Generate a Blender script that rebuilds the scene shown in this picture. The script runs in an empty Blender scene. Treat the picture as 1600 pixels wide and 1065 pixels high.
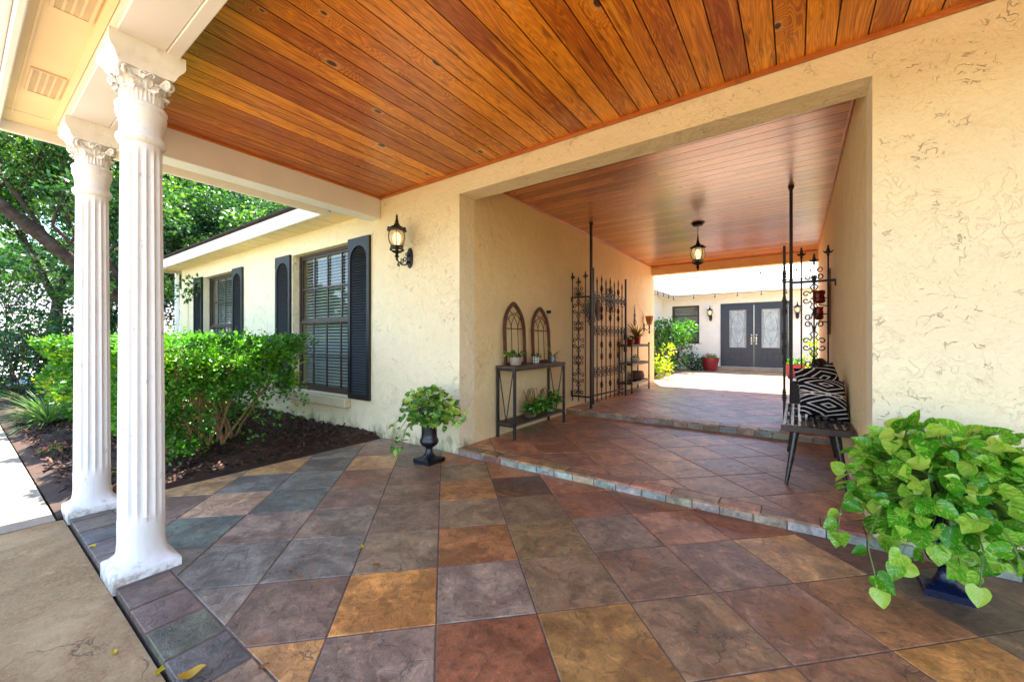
import bpy, math, random
import numpy as np
from mathutils import Vector, Matrix, Euler

# ---------------------------------------------------------------- camera, sky, sun, exposure
S = bpy.context.scene
COL = S.collection
R_ = math.radians
YAW = 35.4
cam_d = bpy.data.cameras.new('camera'); cam = bpy.data.objects.new('camera', cam_d); COL.objects.link(cam)
cam.location = (0, 0, 1.15); cam.rotation_euler = (R_(90), 0, R_(YAW))
cam_d.sensor_width = 36; cam_d.lens = 14.04; cam_d.shift_y = -0.0009
cam_d.clip_start = 0.02; cam_d.clip_end = 800
S.camera = cam
SUN = Vector((-0.19, 0.40, 1.0)).normalized()
W = bpy.data.worlds.new('World'); S.world = W; W.use_nodes = True
wn = W.node_tree.nodes; wl = W.node_tree.links
bg = wn['Background']; sky = wn.new('ShaderNodeTexSky'); sky.sky_type = 'NISHITA'; sky.sun_disc = False
sky.sun_elevation = math.asin(SUN.z); sky.sun_rotation = math.atan2(SUN.x, SUN.y)
sky.air_density = 1.0; sky.dust_density = 0.6
wl.new(sky.outputs[0], bg.inputs[0]); bg.inputs[1].default_value = 0.15
sd = bpy.data.lights.new('sun', 'SUN'); sd.energy = 5.0; sd.angle = R_(0.55); sd.color = (1.0, 0.95, 0.86)
sun = bpy.data.objects.new('sun', sd); COL.objects.link(sun); sun.rotation_euler = SUN.to_track_quat('Z', 'Y').to_euler()
sun.location = (-2, 4, 20)
S.view_settings.view_transform = 'Standard'; S.view_settings.look = 'None'
S.view_settings.exposure = 2.68; S.view_settings.gamma = 1
S.render.engine = 'CYCLES'
cy = S.cycles
cy.max_bounces = 10; cy.diffuse_bounces = 7; cy.glossy_bounces = 4; cy.transmission_bounces = 6; cy.transparent_max_bounces = 8
cy.use_denoising = True; cy.sample_clamp_indirect = 8; cy.caustics_reflective = False; cy.caustics_refractive = False

rng = random.Random(7); nr = np.random.RandomState(11)

# ---------------------------------------------------------------- helpers
class MB:
    def __init__(s): s.v = []; s.f = []; s.rnd = []; s.col = []; s.uv = []; s.cr = 0.5; s.cc = (1, 1, 1); 
    def face(s, idx, uv=None, rnd=None, col=None):
        s.f.append(tuple(idx)); s.rnd.append(s.cr if rnd is None else rnd); s.col.append(s.cc if col is None else col)
        s.uv.append(uv if uv is not None else [(0, 0)] * len(idx))
    def poly(s, pts, uv=None, **k):
        n = len(s.v); s.v += [tuple(p) for p in pts]; s.face(range(n, n + len(pts)), uv, **k)
    def box(s, x0, y0, z0, x1, y1, z1, M=None, bev=0):
        if bev and min(x1-x0, y1-y0, z1-z0) > 2.2*bev:
            b = bev; rings = []
            def ring(i, z): return [(x0+i, y0+b if i == 0 else y0+i, z)]
            # chamfered box: 24 verts
            n = len(s.v); P = []
            for sx in (0, 1):
                for sy in (0, 1):
                    for sz in (0, 1):
                        X = (x0, x1)[sx]; Y = (y0, y1)[sy]; Z = (z0, z1)[sz]
                        dx = b if sx == 0 else -b; dy = b if sy == 0 else -b; dz = b if sz == 0 else -b
                        P += [(X, Y+dy, Z+dz), (X+dx, Y, Z+dz), (X+dx, Y+dy, Z)]
            s.v += [tuple(M @ Vector(p)) if M else p for p in P]
            I = lambda sx, sy, sz, k: n + (sx*4+sy*2+sz)*3 + k
            F = []
            F += [[I(0,0,0,0), I(0,0,1,0), I(0,1,1,0), I(0,1,0,0)], [I(1,0,0,0), I(1,1,0,0), I(1,1,1,0), I(1,0,1,0)]]
            F += [[I(0,0,0,1), I(1,0,0,1), I(1,0,1,1), I(0,0,1,1)], [I(0,1,0,1), I(0,1,1,1), I(1,1,1,1), I(1,1,0,1)]]
            F += [[I(0,0,0,2), I(0,1,0,2), I(1,1,0,2), I(1,0,0,2)], [I(0,0,1,2), I(1,0,1,2), I(1,1,1,2), I(0,1,1,2)]]
            for a in (0, 1):
                for c in (0, 1):
                    F += [[I(a,c,0,0), I(a,c,1,0), I(a,c,1,1), I(a,c,0,1)], [I(a,0,c,0), I(a,1,c,0), I(a,1,c,2), I(a,0,c,2)], [I(0,a,c,1), I(1,a,c,1), I(1,a,c,2), I(0,a,c,2)]]
            for a in (0, 1):
                for c in (0, 1):
                    for d in (0, 1): F.append([I(a,c,d,0), I(a,c,d,1), I(a,c,d,2)])
            for f in F: s.face(f)
            return s
        n = len(s.v)
        P = [(x0,y0,z0),(x1,y0,z0),(x1,y1,z0),(x0,y1,z0),(x0,y0,z1),(x1,y0,z1),(x1,y1,z1),(x0,y1,z1)]
        s.v += [tuple(M @ Vector(p)) if M else p for p in P]
        for f in ((0,3,2,1),(4,5,6,7),(0,1,5,4),(1,2,6,5),(2,3,7,6),(3,0,4,7)): s.face([n+i for i in f])
        return s
    def cbox(s, c, d, rot=(0,0,0), bev=0):
        M = Matrix.Translation(c) @ Euler(rot).to_matrix().to_4x4()
        return s.box(-d[0]/2, -d[1]/2, -d[2]/2, d[0]/2, d[1]/2, d[2]/2, M, bev)
    def bar(s, a, b, w, h=None, up=(0,0,1)):
        a = Vector(a); b = Vector(b); h = h or w; d = (b-a); L = d.length; d.normalize()
        u = Vector(up)
        if abs(d.dot(u)) > 0.98: u = Vector((0,1,0))
        r = d.cross(u).normalized(); u = r.cross(d)
        M = Matrix.Translation((a+b)/2) @ Matrix((r, d, u)).transposed().to_4x4()
        return s.box(-w/2, -L/2, -h/2, w/2, L/2, h/2, M)
    def tube(s, pts, r, n=6, cap=True, closed=False):
        pts = [Vector(p) for p in pts]; N = len(pts)
        rs = r if isinstance(r, (list, tuple)) else [r]*N
        base = len(s.v); prev = None
        for i, p in enumerate(pts):
            if closed: t = pts[(i+1) % N]-pts[i-1]
            else: t = pts[min(i+1, N-1)]-pts[max(i-1, 0)]
            if t.length < 1e-9: t = Vector((0,0,1))
            t.normalize()
            if prev is None:
                a = Vector((0,0,1)) if abs(t.z) < 0.9 else Vector((1,0,0)); u = t.cross(a).normalized()
            else:
                u = prev - t*prev.dot(t)
                if u.length < 1e-6: u = t.orthogonal()
                u.normalize()
            prev = u; w = t.cross(u)
            for k in range(n):
                a = 2*math.pi*k/n; q = p + (u*math.cos(a)+w*math.sin(a))*rs[i]; s.v.append(tuple(q))
        for i in range(N if closed else N-1):
            for k in range(n):
                a = base+i*n+k; b = base+i*n+(k+1) % n; j = (i+1) % N
                s.face((a, b, base+j*n+(k+1) % n, base+j*n+k))
        if cap and not closed:
            s.face([base+k for k in range(n)][::-1]); s.face([base+(N-1)*n+k for k in range(n)])
        return s
    def lathe(s, prof, c=(0,0,0), n=20, sq=None, cap=True, rot=0):
        # prof: [(r, z, squareness?)]; squareness 0 = round, 1 = square
        base = len(s.v)
        for q in prof:
            r, z = q[0], q[1]; k_ = q[2] if len(q) > 2 else 0
            for k in range(n):
                a = 2*math.pi*k/n + rot
                ca, sa = math.cos(a), math.sin(a)
                m = 1/max(abs(ca), abs(sa)); rr = r*(1+(m-1)*k_)
                s.v.append((c[0]+rr*ca, c[1]+rr*sa, c[2]+z))
        for i in range(len(prof)-1):
            for k in range(n):
                s.face((base+i*n+k, base+i*n+(k+1) % n, base+(i+1)*n+(k+1) % n, base+(i+1)*n+k))
        if cap:
            s.face([base+k for k in range(n)][::-1]); s.face([base+(len(prof)-1)*n+k for k in range(n)])
        return s
    def grid(s, rows):
        # rows: list of lists of points
        b = len(s.v); m = len(rows[0])
        for r in rows: s.v += [tuple(p) for p in r]
        for i in range(len(rows)-1):
            for j in range(m-1):
                s.face((b+i*m+j, b+i*m+j+1, b+(i+1)*m+j+1, b+(i+1)*m+j),
                       [(j/(m-1), i/(len(rows)-1)), ((j+1)/(m-1), i/(len(rows)-1)), ((j+1)/(m-1), (i+1)/(len(rows)-1)), (j/(m-1), (i+1)/(len(rows)-1))])
        return s
    def build(s, name, mat, parent=None, smooth=False, o=None, auto=None):
        me = bpy.data.meshes.new(name)
        off = o if o is not None else (0, 0, 0)
        me.from_pydata([(a-off[0], b-off[1], c-off[2]) for a, b, c in s.v], [], s.f)
        a = me.attributes.new('rnd', 'FLOAT', 'FACE'); a.data.foreach_set('value', s.rnd)
        a = me.attributes.new('col', 'FLOAT_VECTOR', 'FACE'); a.data.foreach_set('vector', [x for c in s.col for x in c[:3]])
        uvl = me.uv_layers.new(name='UVMap'); uvl.data.foreach_set('uv', [x for f in s.uv for p in f for x in p])
        me.materials.append(mat)
        if smooth:
            me.polygons.foreach_set('use_smooth', [True]*len(me.polygons))
            if auto:
                me.set_sharp_from_angle(angle=R_(auto))
        me.update()
        ob = bpy.data.objects.new(name, me); COL.objects.link(ob)
        if parent is not None: ob.parent = parent
        elif o is not None: ob.location = o
        return ob

def empty(name, loc, rz=0):
    e = bpy.data.objects.new(name, None); COL.objects.link(e); e.location = loc; e.rotation_euler = (0, 0, rz); e.empty_display_size = 0.1
    return e
def tag(o, label, cat, group=None):
    o['label'] = label; o['category'] = cat
    if group: o['group'] = group
    return o
def struct(o, label=None):
    o['kind'] = 'structure'
    if label: o['label'] = label
    return o
def copy_tree(o, loc=None, rz=None, parent=None):
    c = o.copy(); COL.objects.link(c); c.parent = parent
    if loc is not None: c.location = loc
    if rz is not None: c.rotation_euler = (0, 0, rz)
    for ch in list(o.children): copy_tree(ch, parent=c)
    return c

def leaves_mesh(name, mat, T, faces, uvs, pos, rot, scl, rnd, parent=None, o=None, smooth=True):
    """many leaves in one mesh: T (n,3) template, rot (m,3,3), pos (m,3), scl (m,)"""
    m = len(pos); n = len(T)
    V = np.einsum('mij,nj->mni', rot, T)*scl[:, None, None] + pos[:, None, :]
    if o is not None: V = V - np.array(o)
    V = V.reshape(-1, 3)
    me = bpy.data.meshes.new(name)
    fl = len(faces); k = len(faces[0])
    F = (np.array(faces)[None]+(np.arange(m)*n)[:, None, None]).reshape(-1)
    me.vertices.add(len(V)); me.vertices.foreach_set('co', V.ravel().astype(np.float32))
    me.loops.add(len(F)); me.loops.foreach_set('vertex_index', F.astype(np.int32))
    me.polygons.add(m*fl); me.polygons.foreach_set('loop_start', (np.arange(m*fl)*k).astype(np.int32))
    me.update(calc_edges=True)
    a = me.attributes.new('rnd', 'FLOAT', 'FACE'); a.data.foreach_set('value', np.repeat(rnd, fl).astype(np.float32))
    u = me.uv_layers.new(name='UVMap'); U = np.array(uvs)[np.array(faces).ravel()]
    u.data.foreach_set('uv', np.tile(U, (m, 1)).ravel().astype(np.float32))
    me.materials.append(mat)
    if smooth: me.polygons.foreach_set('use_smooth', [True]*len(me.polygons))
    me.update()
    ob = bpy.data.objects.new(name, me); COL.objects.link(ob)
    if parent is not None: ob.parent = parent
    return ob
def rots(dirs, normals):
    """frames with local +Y along dirs, local +Z near normals"""
    d = dirs/np.linalg.norm(dirs, axis=1, keepdims=True)
    x = np.cross(d, normals); x /= (np.linalg.norm(x, axis=1, keepdims=True)+1e-9)
    z = np.cross(x, d)
    return np.stack([x, d, z], axis=2)
def unit(a): return a/(np.linalg.norm(a, axis=-1, keepdims=True)+1e-9)

# leaf templates: local y = length, x = width, z = normal
T_Q = np.array([(0, 0, 0), (.32, .45, .06), (0, 1, -.06), (-.32, .45, .06)]); F_Q = [(0, 1, 2, 3)]; U_Q = [(0.5, 0), (1, .5), (.5, 1), (0, .5)]
T_6 = np.array([(0,0,0),(.27,.28,.07),(.24,.65,.05),(0,1,-.1),(-.24,.65,.05),(-.27,.28,.07),(0,.5,-.02)])
F_6 = [(0,1,6,5),(1,2,3,6),(5,6,3,4)]; U_6 = [(.5,0),(1,.3),(.9,.65),(.5,1),(.1,.65),(0,.3),(.5,.5)]
def heart():
    rows = [(0.0, .0, .0), (-.10, .22, .05), (.02, .40, .06), (.22, .47, .05), (.45, .42, .03), (.68, .29, .0), (.86, .14, -.05), (1.0, 0, -.12)]
    T = []; U = []
    for i, (y, w, z) in enumerate(rows):
        ym = [0, .02, .12, .26, .45, .66, .85, 1.0][i]; zm = [0, -.0, -.02, -.03, -.04, -.06, -.09, -.12][i]
        T += [(-w, y, z+w*.25), (-w*.5, (y+ym)/2, z*.6+zm*.5+w*.09), (0, ym, zm), (w*.5, (y+ym)/2, z*.6+zm*.5+w*.09), (w, y, z+w*.25)]
        U += [(.5-w, y*.9+.1), (.5-w*.5, (y+ym)/2*.9+.1), (.5, ym*.9+.1), (.5+w*.5, (y+ym)/2*.9+.1), (.5+w, y*.9+.1)]
    F = [(i*5+j, i*5+j+1, (i+1)*5+j+1, (i+1)*5+j) for i in range(len(rows)-1) for j in range(4)]
    return np.array(T), F, U
T_H, F_H, U_H = heart()
def blade():
    T = []; U = []; n = 6
    for i in range(n):
        t = i/(n-1); w = .035*(1-t**2.2)+.002; T += [(-w, t, -.55*t*t), (w, t, -.55*t*t)]; U += [(0, t), (1, t)]
    return np.array(T), [(2*i, 2*i+1, 2*i+3, 2*i+2) for i in range(n-1)], U
T_B, F_B, U_B = blade()

# ---------------------------------------------------------------- materials
class NT:
    def __init__(s, name):
        s.m = bpy.data.materials.new(name); s.m.use_nodes = True; s.t = s.m.node_tree; s.n = s.t.nodes; s.l = s.t.links
        s.b = s.n['Principled BSDF']
    def N(s, ty, **k):
        n = s.n.new('ShaderNode'+ty)
        for a, b in k.items(): setattr(n, a, b)
        return n
    def pos(s): return s.N('NewGeometry').outputs['Position']
    def attr(s, nm, out='Fac'): n = s.N('Attribute', attribute_name=nm); return n.outputs[out]
    def link(s, a, b): s.l.new(a, b)
    def set(s, sock, v):
        if hasattr(v, 'node'): s.l.new(v, sock)
        else: sock.default_value = v
    def math(s, op, a, b=None, c=None, clamp=False):
        n = s.N('Math', operation=op, use_clamp=clamp); s.set(n.inputs[0], a)
        if b is not None: s.set(n.inputs[1], b)
        if c is not None: s.set(n.inputs[2], c)
        return n.outputs[0]
    def vmath(s, op, a, b=None, scale=None):
        n = s.N('VectorMath', operation=op); s.set(n.inputs[0], a)
        if b is not None: s.set(n.inputs[1], b)
        if scale is not None: s.set(n.inputs['Scale'], scale)
        return n.outputs[0]
    def noise(s, vec, scale, detail=4, rough=.55, dist=0, out='Fac'):
        n = s.N('TexNoise'); s.set(n.inputs['Vector'], vec); n.inputs['Scale'].default_value = scale; n.inputs['Detail'].default_value = detail
        n.inputs['Roughness'].default_value = rough; n.inputs['Distortion'].default_value = dist
        return n.outputs[0 if out == 'Fac' else 1]
    def vor(s, vec, scale, feature='F1', out=0, rnd=1, dim='3D'):
        n = s.N('TexVoronoi', feature=feature, voronoi_dimensions=dim); s.set(n.inputs['Vector'], vec); n.inputs['Scale'].default_value = scale; n.inputs['Randomness'].default_value = rnd
        return n.outputs[out]
    def ramp(s, fac, stops, interp='LINEAR'):
        n = s.N('ValToRGB'); s.set(n.inputs[0], fac); cr = n.color_ramp; cr.interpolation = interp
        while len(cr.elements) < len(stops): cr.elements.new(0.5)
        for e, (p, c) in zip(cr.elements, stops):
            e.position = p; e.color = (c, c, c, 1) if isinstance(c, (int, float)) else (*c, 1)
        return n.outputs[0]
    def mix(s, f, a, b, blend='MIX'):
        n = s.N('Mix', data_type='RGBA', blend_type=blend); s.set(n.inputs[0], f)
        s.set(n.inputs[6], (*a, 1) if isinstance(a, tuple) else a); s.set(n.inputs[7], (*b, 1) if isinstance(b, tuple) else b)
        return n.outputs[2]
    def smooth(s, x, lo, hi, a=0., b=1.):
        n = s.N('MapRange', interpolation_type='SMOOTHSTEP'); s.set(n.inputs[0], x)
        for i, v in enumerate((lo, hi, a, b)): n.inputs[i+1].default_value = v
        return n.outputs[0]
    def bump(s, h, strength=.3, dist=.01, normal=None):
        n = s.N('Bump'); s.set(n.inputs['Height'], h); n.inputs['Strength'].default_value = strength; n.inputs['Distance'].default_value = dist
        if normal is not None: s.link(normal, n.inputs['Normal'])
        return n.outputs[0]
    def out(s, col=None, rough=None, metal=None, normal=None, spec=None, **k):
        if col is not None: s.set(s.b.inputs['Base Color'], (*col, 1) if isinstance(col, tuple) else col)
        if rough is not None: s.set(s.b.inputs['Roughness'], rough)
        if metal is not None: s.set(s.b.inputs['Metallic'], metal)
        if normal is not None: s.link(normal, s.b.inputs['Normal'])
        if spec is not None: s.set(s.b.inputs['Specular IOR Level'], spec)
        for a, v in k.items(): s.set(s.b.inputs[a.replace('_', ' ')], v)
        return s.m

def m_plain(name, col, rough=.5, metal=0, var=.15, scale=8, bump=.1, bscale=60, spec=.5, bdist=.004):
    t = NT(name); p = t.pos(); n = t.noise(p, scale, 5)
    c = t.mix(t.smooth(n, .3, .7), tuple(x*(1-var) for x in col), tuple(min(1, x*(1+var)) for x in col))
    nb = t.noise(p, bscale, 3)
    r = t.math('MULTIPLY_ADD', n, .2, rough-.1)
    return t.out(c, r, metal, t.bump(nb, bump, bdist), spec)

def m_stucco(name, base, marks=1.0, algae=0.0, rough=.85, cracks=1.0):
    t = NT(name); p = t.pos()
    d = t.vmath('ADD', p, t.vmath('SCALE', t.noise(p, 3.5, 3, out='C'), scale=.35))
    big = t.noise(p, 1.3, 4); mid = t.noise(p, 7, 5)
    c = t.mix(t.smooth(big, .3, .7), tuple(x*.95 for x in base), tuple(min(1, x*1.04) for x in base))
    c = t.mix(t.smooth(mid, .35, .75, 0, .5), c, tuple(x*.93 for x in base))
    n3 = t.noise(p, 8.0, 3, .5, 1.4); n4 = t.noise(t.vmath('ADD', p, (4, 4, 4)), 13.0, 3, .5, 1.2)
    e = t.math('ABSOLUTE', t.math('SUBTRACT', n3, .5)); line = t.smooth(e, .0, .011, 1, 0)
    soft = t.smooth(t.math('ABSOLUTE', t.math('SUBTRACT', n4, .5)), 0, .03, 1, 0)
    m1 = t.smooth(t.noise(t.vmath('ADD', p, (3, 7, 1)), 2.6, 4), .50, .62)
    n2 = t.noise(t.vmath('ADD', p, (9, 2, 5)), 20, 4)
    m2 = t.smooth(n2, .48, .58)
    l1 = t.math('MULTIPLY', t.math('MULTIPLY', line, m1), m2)
    # narrow ridges of a second, finer net
    e2 = t.vor(t.vmath('ADD', d, (5, 5, 5)), 24.0, 'DISTANCE_TO_EDGE')
    l2 = t.math('MULTIPLY', t.smooth(e2, 0, .06, 1, 0), t.math('MULTIPLY', t.smooth(t.noise(p, 9, 3), .60, .67), m2))
    pit = t.smooth(t.vor(p, 26), .0, .10, 1, 0); pit = t.math('MULTIPLY', pit, t.smooth(t.noise(p, 11, 2), .60, .66))
    L = t.math('MAXIMUM', t.math('MAXIMUM', l1, t.math('MULTIPLY', l2, .7)), pit)
    c = t.mix(t.math('MULTIPLY', L, .42*marks), c, (.40, .30, .16))
    if algae:
        z = t.N('SeparateXYZ'); t.link(p, z.inputs[0])
        an = t.noise(t.vmath('MULTIPLY', p, (5, 5, 2.2)), 1.3, 6, .7)
        low = t.smooth(z.outputs[2], .0, .45, .50, 0)
        am = t.smooth(t.math('ADD', an, t.math('SUBTRACT', low, .45)), .42, .68, 0, algae)
        c = t.mix(am, c, (.20, .19, .08))
    h = t.math('ADD', t.math('MULTIPLY', mid, 1.0), t.math('MULTIPLY', L, -.7*cracks)); h = t.math('ADD', h, t.math('MULTIPLY', t.math('SNAP', t.noise(p, 6.0, 4, .55, 1.8), .12), .9)); h = t.math('ADD', h, t.math('MULTIPLY', t.math('MULTIPLY', soft, t.smooth(big, .42, .62)), -.22)); c = t.mix(t.math('MULTIPLY', t.math('MULTIPLY', soft, m2), .10), c, (.50, .36, .18))
    h = t.math('ADD', h, t.math('MULTIPLY', t.noise(p, 40, 4), .45)); h = t.math('ADD', h, t.math('MULTIPLY', t.noise(p, 2.6, 3, .5, 1.0), 2.2))
    return t.out(c, rough, 0, t.bump(h, .9, .013), .25)

def m_wood(name, lo, hi, rough=.38, gloss=.4, knot=1.0, pale=.5, bs=1.0):
    t = NT(name); uv = t.N('UVMap').outputs[0]; rd = t.attr('rnd')
    off = t.N('CombineXYZ'); t.link(t.math('MULTIPLY', rd, 37.0), off.inputs[0]); t.link(t.math('MULTIPLY', rd, 91.0), off.inputs[1]); t.link(t.math('MULTIPLY', rd, 13.0), off.inputs[2])
    v = t.vmath('ADD', uv, off.outputs[0])
    # knots
    kv = t.vmath('MULTIPLY', v, (1.0, 1.6, 1.0))
    kd = t.vor(kv, 2.1, dim='2D'); kc = t.vor(kv, 2.1, out=1, dim='2D')
    ks = t.N('SeparateColor'); t.link(kc, ks.inputs[0])
    has = t.math('LESS_THAN', ks.outputs[0], .16*knot)
    kr = t.math('MULTIPLY_ADD', ks.outputs[1], .055, .026)
    kn = t.math('DIVIDE', kd, kr)
    near = t.math('MULTIPLY', has, t.smooth(kn, 0, 7, 1, 0))
    # cathedral grain
    g0 = t.noise(t.vmath('MULTIPLY', v, (.55, 6.5, 1)), 1.6, 3, .5, .6)
    g = t.math('ADD', g0, t.math('MULTIPLY', near, .35))
    w = t.math('SINE', t.math('MULTIPLY', g, 115.0)); w = t.math('MULTIPLY_ADD', w, .5, .5)
    w = t.math('POWER', w, 1.6)
    fine = t.noise(t.vmath('MULTIPLY', v, (3.0, 120, 1)), 1.0, 4, .6)
    blot = t.noise(t.vmath('MULTIPLY', v, (1.0, 4.0, 1)), 1.5, 5, .6)
    tone = t.math('ADD', t.math('MULTIPLY', w, .24), t.math('MULTIPLY', fine, .28))
    tone = t.math('ADD', tone, t.math('MULTIPLY', blot, .55))
    tone = t.math('ADD', tone, t.math('MULTIPLY_ADD', rd, .44, -.28))
    c = t.mix(t.smooth(tone, .15, .85), lo, hi)
    c = t.mix(t.smooth(tone, .72, 1.05, 0, .6), c, tuple(min(1, x*1.5) for x in hi))
    pm = t.math('MULTIPLY', t.smooth(t.noise(t.vmath('MULTIPLY', v, (1.3, 5, 1)), 1.2, 6, .7), .58, .72), pale)
    c = t.mix(pm, c, (.72, .42, .20))
    gs = t.math('MULTIPLY', t.smooth(t.noise(t.vmath('ADD', t.vmath('MULTIPLY', v, (.7, 9, 1)), (3, 8, 2)), 1.3, 4, .6), .60, .70), .55); c = t.mix(gs, c, tuple(min(.95, x*1.25+.015) for x in hi))
    dk = t.math('MULTIPLY', t.smooth(t.noise(t.vmath('MULTIPLY', v, (1.8, 16, 1)), 2.0, 4, .6), .56, .68), .7)
    c = t.mix(dk, c, tuple(x*.45 for x in lo))
    halo = t.math('MULTIPLY', has, t.smooth(kn, 1.2, 2.4, .35, 0))
    c = t.mix(halo, c, (.75, .45, .18))
    core = t.math('MULTIPLY', has, t.smooth(kn, .75, 1.15, .95, 0))
    c = t.mix(core, c, (.035, .015, .006))
    c = t.mix(1.0, c, t.attr('col', 'Color'), 'MULTIPLY')
    h = t.math('ADD', t.math('MULTIPLY', w, .4), t.math('MULTIPLY', fine, .5))
    r = t.math('MULTIPLY_ADD', blot, .25, rough-.12)
    m = t.out(c, r, 0, t.bump(h, .12*bs, .003), .5)
    t.b.inputs['Coat Weight'].default_value = gloss; t.b.inputs['Coat Roughness'].default_value = .24; t.b.inputs['Coat IOR'].default_value = 1.5+.25*(gloss > .6)
    return m

def m_slate(name, wet=.5, rough=.42, lift=1.0):
    t = NT(name); p = t.pos(); rd = t.attr('rnd'); col = t.attr('col', 'Color')
    off = t.N('CombineXYZ'); t.link(t.math('MULTIPLY', rd, 57.0), off.inputs[0]); t.link(t.math('MULTIPLY', rd, 31.0), off.inputs[1]); t.link(t.math('MULTIPLY', rd, 77.0), off.inputs[2])
    v = t.vmath('ADD', p, off.outputs[0])
    a = t.noise(v, 3.2, 6, .62, 1.2); b = t.noise(v, 11, 6, .65, .6); f = t.noise(v, 42, 5, .7, .3)
    col = t.mix(1.0, col, (2.35, 1.95, 1.34), 'MULTIPLY')
    c = t.mix(t.smooth(a, .35, .62), col, t.mix(1.0, col, (.52, .48, .50), 'MULTIPLY'))
    c = t.mix(t.smooth(b, .55, .72, 0, .55), c, t.mix(1.0, col, (1.55, 1.35, 1.2), 'MULTIPLY'))
    rust = t.math('MULTIPLY', t.smooth(t.noise(v, 2.4, 5, .6, 2.0), .55, .70), t.smooth(rd, .3, .9, .15, .8))
    c = t.mix(rust, c, (.30, .12, .035))
    c = t.mix(t.smooth(f, .60, .76, 0, .45), c, (.34, .28, .24))
    c = t.mix(t.smooth(f, .28, .40, .5, 0), c, (.04, .03, .03))
    g2 = t.noise(v, 17, 7, .78, .9)
    c = t.mix(t.smooth(g2, .50, .62, 0, .7), c, t.mix(1.0, c, (.45, .42, .42), 'MULTIPLY')); c = t.mix(t.smooth(g2, .47, .36, 0, .6), c, t.mix(1.0, c, (1.7, 1.6, 1.55), 'MULTIPLY'))  # fleck and mottle contrast, with glint and shade of cleft relief painted in
    vein = t.vor(t.vmath('ADD', v, t.vmath('SCALE', t.noise(v, 4, 4, out='C'), scale=.5)), 2.2, 'DISTANCE_TO_EDGE')
    vl = t.math('MULTIPLY', t.smooth(vein, 0, .012, .6, 0), t.smooth(t.noise(v, 3, 2), .5, .6))
    c = t.mix(vl, c, (.06, .045, .04))
    if lift != 1: c = t.mix(1.0, c, (lift, lift, lift), 'MULTIPLY')
    # cleft steps
    st = t.math('SNAP', t.noise(v, 2.6, 4, .55, 1.5), .075)
    h = t.math('ADD', t.math('MULTIPLY', st, 2.2), t.math('MULTIPLY', b, .7)); h = t.math('ADD', h, t.math('MULTIPLY', g2, .6)); h = t.math('ADD', h, t.math('MULTIPLY', f, .35))
    h = t.math('SUBTRACT', h, t.math('MULTIPLY', vl, .5))
    r = t.math('MULTIPLY_ADD', b, .35, rough-.17)
    return t.out(c, r, 0, t.bump(h, 1.0, .010), wet)

def m_leaf(name, cols, trans=.35, rough=.45, pattern=None):
    t = NT(name); rd = t.attr('rnd'); n = len(cols)
    c = t.ramp(rd, [(i/(n-1), cols[i]) for i in range(n)])
    uv = t.N('UVMap').outputs[0]
    if pattern == 'variegated':
        off = t.N('CombineXYZ'); t.link(t.math('MULTIPLY', rd, 53.0), off.inputs[0]); t.link(t.math('MULTIPLY', rd, 17.0), off.inputs[1])
        sx = t.N('SeparateXYZ'); t.link(uv, sx.inputs[0])
        ax = t.math('ABSOLUTE', t.math('SUBTRACT', sx.outputs[0], .5))
        q = t.math('SUBTRACT', sx.outputs[1], t.math('MULTIPLY', ax, .9))
        cv = t.N('CombineXYZ'); t.link(t.math('MULTIPLY', ax, 2.4), cv.inputs[0]); t.link(t.math('MULTIPLY', q, 4.2), cv.inputs[1]); t.link(t.math('MULTIPLY', t.math('GREATER_THAN', sx.outputs[0], .5), 9.0), cv.inputs[2])
        nn = t.noise(t.vmath('ADD', cv.outputs[0], off.outputs[0]), 2.2, 5, .65, .3)
        thr = t.math('MULTIPLY_ADD', rd, -.16, .60)
        m = t.math('MULTIPLY', t.smooth(t.math('SUBTRACT', nn, thr), -.01, .05), .8)
        c = t.mix(m, c, (.50, .60, .12))
        rib = t.smooth(ax, .0, .02, .5, 0); c = t.mix(rib, c, (.25, .42, .08))
    elif pattern == 'rib':
        sx = t.N('SeparateXYZ'); t.link(uv, sx.inputs[0]); ax = t.math('ABSOLUTE', t.math('SUBTRACT', sx.outputs[0], .5))
        c = t.mix(t.smooth(ax, 0, .08, .3, 0), c, tuple(min(1, x*1.7) for x in cols[-1]))
    t.out(c, rough, 0, None, .4)
    tr = t.N('BsdfTranslucent'); t.link(t.mix(1.0, c, (1.25, 1.35, .5), 'MULTIPLY'), tr.inputs[0])
    ms = t.N('MixShader'); ms.inputs[0].default_value = trans
    t.link(t.b.outputs[0], ms.inputs[1]); t.link(tr.outputs[0], ms.inputs[2]); t.link(ms.outputs[0], t.n['Material Output'].inputs[0])
    return t.m

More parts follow.
